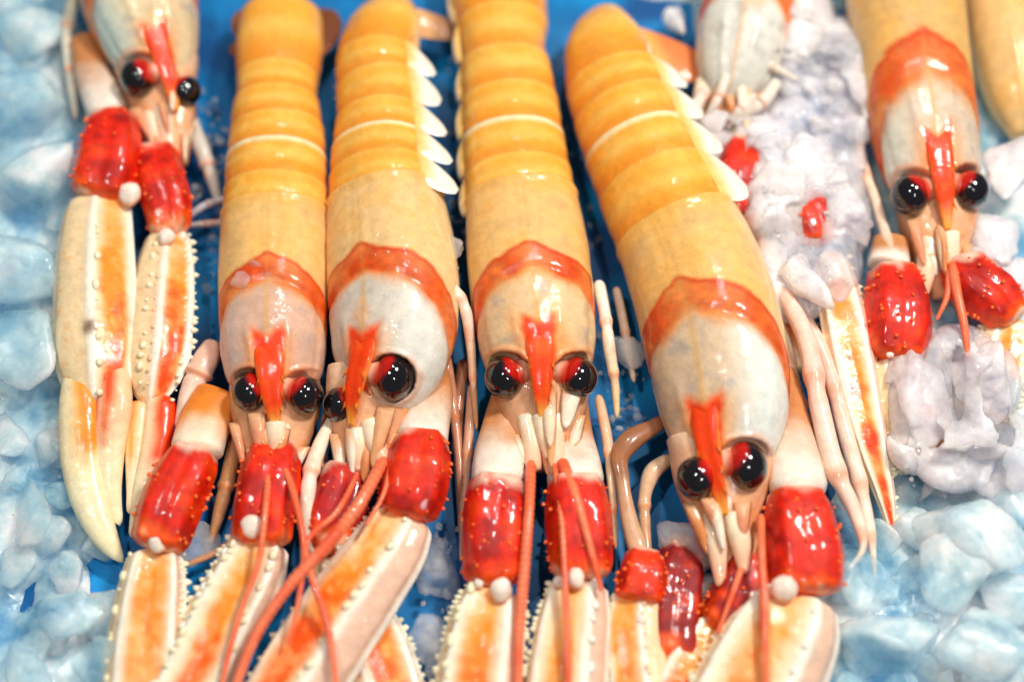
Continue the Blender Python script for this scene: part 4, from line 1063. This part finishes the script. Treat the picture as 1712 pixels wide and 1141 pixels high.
BIG = [  # x, y, z, rx, ry, kind, label
    (62, 880, .5, 78, 82, 'wet', 'round bluish ice lump at the left edge beside the long cream claw tip'),
    (110, 1030, .4, 78, 62, 'wet', 'grey glassy ice lump at the lower left, below the round bluish one'),
    (40, 590, .4, 66, 74, 'wet', 'pale blue ice lump at the left edge beside the brown spotted claw'),
    (30, 440, .4, 80, 70, 'wet', 'large pale ice lump at the left edge, level with the pearly claw row'),
    (60, 300, .3, 72, 66, 'wet', 'blurred ice lump left of the red joint of the far left claw'),
    (40, 170, .3, 76, 70, 'wet', 'bright blurred ice lump near the upper left corner'),
    (50, 40, .2, 70, 60, 'wet', 'blurred pale ice lump in the upper left corner'),
    (25, 745, .2, 60, 56, 'wet', 'soft blue ice lump at the left edge above the round one'),
    (40, 1125, .2, 70, 50, 'wet', 'blue tinted ice lump in the lower left corner'),
    (168, 1110, .2, 50, 44, 'wet', 'small ice lump beside the lower left claw'),
    (1540, 655, 1.7, 62, 112, 'frost', 'tall pale ice slab leaning over the buried right claw'),
    (1645, 640, 1.5, 60, 84, 'frost', 'knobbly ice slab standing right of the tall pale slab'),
    (1600, 748, 1.3, 74, 64, 'frost', 'translucent ice lump under the tall pale slab'),
    (1530, 740, 1.5, 44, 44, 'frost', 'glassy ice knob at the foot of the tall pale slab'),
    (1660, 760, 1.2, 58, 66, 'frost', 'ice lump at the right edge under the knobbly slab'),
    (1640, 900, .9, 96, 104, 'wet', 'big bluish ice lump in the lower right, below the knobbly slab'),
    (1590, 950, .5, 60, 76, 'wet', 'wet grey ice lump left of the big bluish one'),
    (1430, 960, -.1, 52, 76, 'wet', 'small blue ice lump under the pale leg tips'),
    (1480, 1080, -.1, 90, 56, 'wet', 'blue ice lump at the bottom, right of the red jointed claw'),
    (1640, 1080, .2, 90, 66, 'wet', 'blue grey ice lump in the lower right corner'),
    (1690, 990, .3, 60, 60, 'wet', 'ice lump at the lower right edge'),
    (1400, 110, 1.9, 74, 92, 'frost', 'large lavender ice lump at the top beside the orange banded head'),
    (1330, 60, 1.7, 66, 70, 'frost', 'white frosty ice lump on the back of the pale buried langoustine'),
    (1300, 330, 1.5, 78, 92, 'frost', 'flaky ice sheet over the red joint of the buried langoustine'),
    (1352, 260, 1.5, 62, 76, 'frost', 'lavender ice lump in the middle of the flaky ice'),
    (1410, 350, 1.5, 46, 84, 'frost', 'long ice lump beside the dark gap at the right langoustine'),
    (1330, 455, 1.5, 72, 92, 'frost', 'flat ice lump above the pale open claw'),
    (1392, 440, 1.6, 50, 70, 'frost', 'ice lump capping the pale open claw'),
    (1195, 232, .9, 60, 56, 'frost', 'grey wet ice beside the flaps of the slanting langoustine'),
    (1660, 400, 1.3, 62, 76, 'frost', 'ice lump right of the black eye of the right langoustine'),
    (1690, 280, 1.3, 60, 90, 'frost', 'pale ice lump at the right edge below the corner langoustine'),
    (1640, 440, 1.1, 60, 50, 'frost', 'ice lump resting on the right red joint'),
    (1690, 470, 1.0, 40, 50, 'frost', 'small ice lump at the right edge beside the red joint'),
    (1125, 30, .3, 46, 56, 'frost', 'smooth blue grey ice lump behind the tail of the slanting langoustine'),
    (1190, 20, .2, 40, 40, 'wet', 'small ice lump at the top beside the buried langoustine'),
    (1690, 660, .8, 36, 60, 'wet', 'wet ice lump at the right edge beside the knobbly slab'),
    (1700, 850, .5, 46, 60, 'wet', 'blue ice lump at the right edge over the big bluish one'),
    (1150, 915, .3, 62, 44, 'clear', 'dark clear ice under the chin of the slanting langoustine'),
    (1180, 985, .3, 34, 40, 'clear', 'clear ice over the shaded red claw'),
    (730, 960, .1, 40, 56, 'clear', 'clear grey ice in the dark gap left of the middle claw'),
    (716, 1070, .1, 44, 50, 'clear', 'clear ice at the bottom of the dark gap'),
    (330, 900, .1, 44, 60, 'clear', 'grey clear ice between the two claws of the second langoustine'),
    (192, 815, .3, 26, 30, 'clear', 'clear ice bit held between the fingers of the long cream claw'),
    (1050, 590, .6, 34, 44, 'clear', 'grey ice bit between the white leg and the slanting langoustine'),
    (752, 420, 2.0, 26, 24, 'clear', 'small ice bit on the flank of the rolled langoustine'),
    (1480, 210, .2, 40, 40, 'clear', 'ice in the blue gap beside the orange banded head'),
]
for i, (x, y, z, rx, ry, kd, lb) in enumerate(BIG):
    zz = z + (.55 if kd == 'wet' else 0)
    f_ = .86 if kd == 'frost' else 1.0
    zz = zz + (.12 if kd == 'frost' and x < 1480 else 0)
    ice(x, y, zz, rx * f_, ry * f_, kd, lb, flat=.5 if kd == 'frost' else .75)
MARKS = [(62, 880, 'round bluish lump'), (110, 1030, 'grey glassy lump'), (40, 590, 'lump beside the brown spotted claw'), (30, 440, 'lump level with the pearly claw row'),
         (60, 300, 'lump by the blurred red joint'), (40, 170, 'bright blurred lump'), (50, 40, 'upper left corner lump'), (25, 745, 'soft blue lump'), (40, 1125, 'lower left corner lump'),
         (168, 1110, 'lower left claw'), (1540, 655, 'tall pale slab'), (1645, 640, 'knobbly slab'), (1600, 748, 'translucent lump under the tall slab'),
         (1660, 760, 'lump under the knobbly slab'), (1640, 900, 'big bluish lump'), (1590, 950, 'wet grey lump'), (1430, 960, 'pale leg tips'),
         (1480, 1080, 'bottom blue lump'), (1640, 1080, 'lower right corner lump'), (1300, 330, 'flaky ice over the red joint'), (1352, 260, 'lavender lump in the crust'),
         (1410, 350, 'long lump by the dark gap'), (1330, 455, 'flat lump above the open claw'), (1392, 440, 'lump capping the open claw'), (1195, 232, 'grey ice by the side flaps'),
         (1400, 110, 'large lavender lump'), (1330, 60, 'white frosty lump')]
USED = set()


def small_label(x, y, r, tone):
    mx_, my_, nm = min(MARKS, key=lambda m: (m[0] - x) ** 2 + (m[1] - y) ** 2)
    dx, dy = x - mx_, y - my_
    side = ('right of' if dx > 0 else 'left of') if abs(dx) > abs(dy) else ('below' if dy > 0 else 'above')
    if math.hypot(dx, dy) < 22: side = 'on'
    lb = '%s %s ice piece %s the %s' % ('tiny' if r < 20 else 'small' if r < 30 else 'middling', tone, side, nm)
    if lb in USED: return None
    USED.add(lb)
    return lb


# small flakes welded into the crust over the buried langoustine
for i in range(36):
    x, y = random.choice(((1290, 270), (1350, 250), (1330, 420), (1400, 400), (1360, 90), (1400, 120), (1330, 40), (1310, 330), (1400, 320), (1200, 230), (1330, 200), (1400, 220)))
    x += random.gauss(0, 26); y += random.gauss(0, 28)
    if abs(x - 1228) < 40 and abs(y - 310) < 56 or abs(x - 1357) < 30 and abs(y - 366) < 26: continue
    r = random.uniform(12, 28)
    kd = random.choice(('frost', 'clear'))
    lb = small_label(x, y, r, 'white' if kd == 'frost' else 'glassy')
    if lb: ice(x, y, random.uniform(1.6, 2.0), r, r * random.uniform(.6, 1.1), kd, lb, flat=.55, group='flakes of the lavender ice crust')
# the lump melting on the neck of the second langoustine: two fused pieces
o = ice(404, 468, 2.75, 20, 18, 'clear', 'clear lump of ice melting on the orange neck band', flat=.6, group=None)
o = ice(440, 448, 2.85, 30, 14, 'clear', 'long clear sliver of ice beside the melting lump on the neck', flat=.5, group=None)

# smaller lumps filling the ice beds
def region(x, y):
    if x < 120 - max(0, (y - 700)) * 0: return 'wet' if x < 118 else None
    if y > 880 and x < 200: return 'wet'
    if x > 1400 and y > 880: return 'wet'
    if x > 1500 and y > 600: return 'frost'
    return None
for i in range(900):
    x, y = random.uniform(-20, 1730), random.uniform(-20, 1160)
    kd = region(x, y)
    if not kd: continue
    r = random.uniform(22, 46)
    lf = x < 400
    lb = small_label(x, y, r, 'blue tinted' if kd == 'wet' else 'frosty')
    if lb:
        ice(x, y, random.uniform(-.1, .35) if kd == 'wet' else random.uniform(.4, 1.0), r * random.uniform(.8, 1.2), r * random.uniform(.8, 1.2), kd, lb,
            group='small pieces of ice at the left' if lf else 'small pieces of ice at the right')

# fine crumbs of ice, too many to count
bm = bmesh.new(); bmesh.ops.create_icosphere(bm, subdivisions=1, radius=1)
U = np.array([v.co[:] for v in bm.verts]); F0 = [[v.index for v in f.verts] for f in bm.faces]; bm.free()
V = []; F = []
def crumbs(x0, x1, y0, y1, z0, z1, cnt_, r0=3, r1=9):
    for i in range(cnt_):
        c = at(random.uniform(x0, x1), random.uniform(y0, y1), random.uniform(z0, z1)); r = random.uniform(r0, r1) * .018
        X = c + U * r * rs.uniform(.6, 1.2, (1, 3)) * (1 + rs.uniform(-.25, .25, (len(U), 1)))
        b0 = len(V); V.extend(X); F.extend([[b0 + k for k in f] for f in F0])
crumbs(1200, 1440, 200, 500, 1.9, 2.3, 50, 2, 5)
crumbs(1490, 1710, 560, 820, 1.6, 2.0, 40, 2, 5)
crumbs(1500, 1700, 820, 1100, .6, 1.0, 30, 2, 5)
crumbs(0, 110, 0, 1140, .4, .8, 30, 2, 5)
crumbs(735, 770, 395, 450, 2.0, 2.3, 14, 2, 5)
crumbs(560, 610, 90, 170, 1.5, 2.2, 24, 2, 6)
crumbs(318, 378, 150, 500, -.35, .1, 70, 2, 10)
crumbs(742, 782, 40, 420, -.35, .1, 60, 2, 9)
crumbs(925, 1000, 90, 460, -.35, .2, 60, 2, 9)
crumbs(700, 780, 860, 1140, -.35, .2, 50, 3, 12)
crumbs(1000, 1080, 560, 720, -.35, .1, 40, 3, 10)
o = mesh_obj('ice_crumbs', V, F, M_CLEAR, smooth=False); o['kind'] = 'stuff'
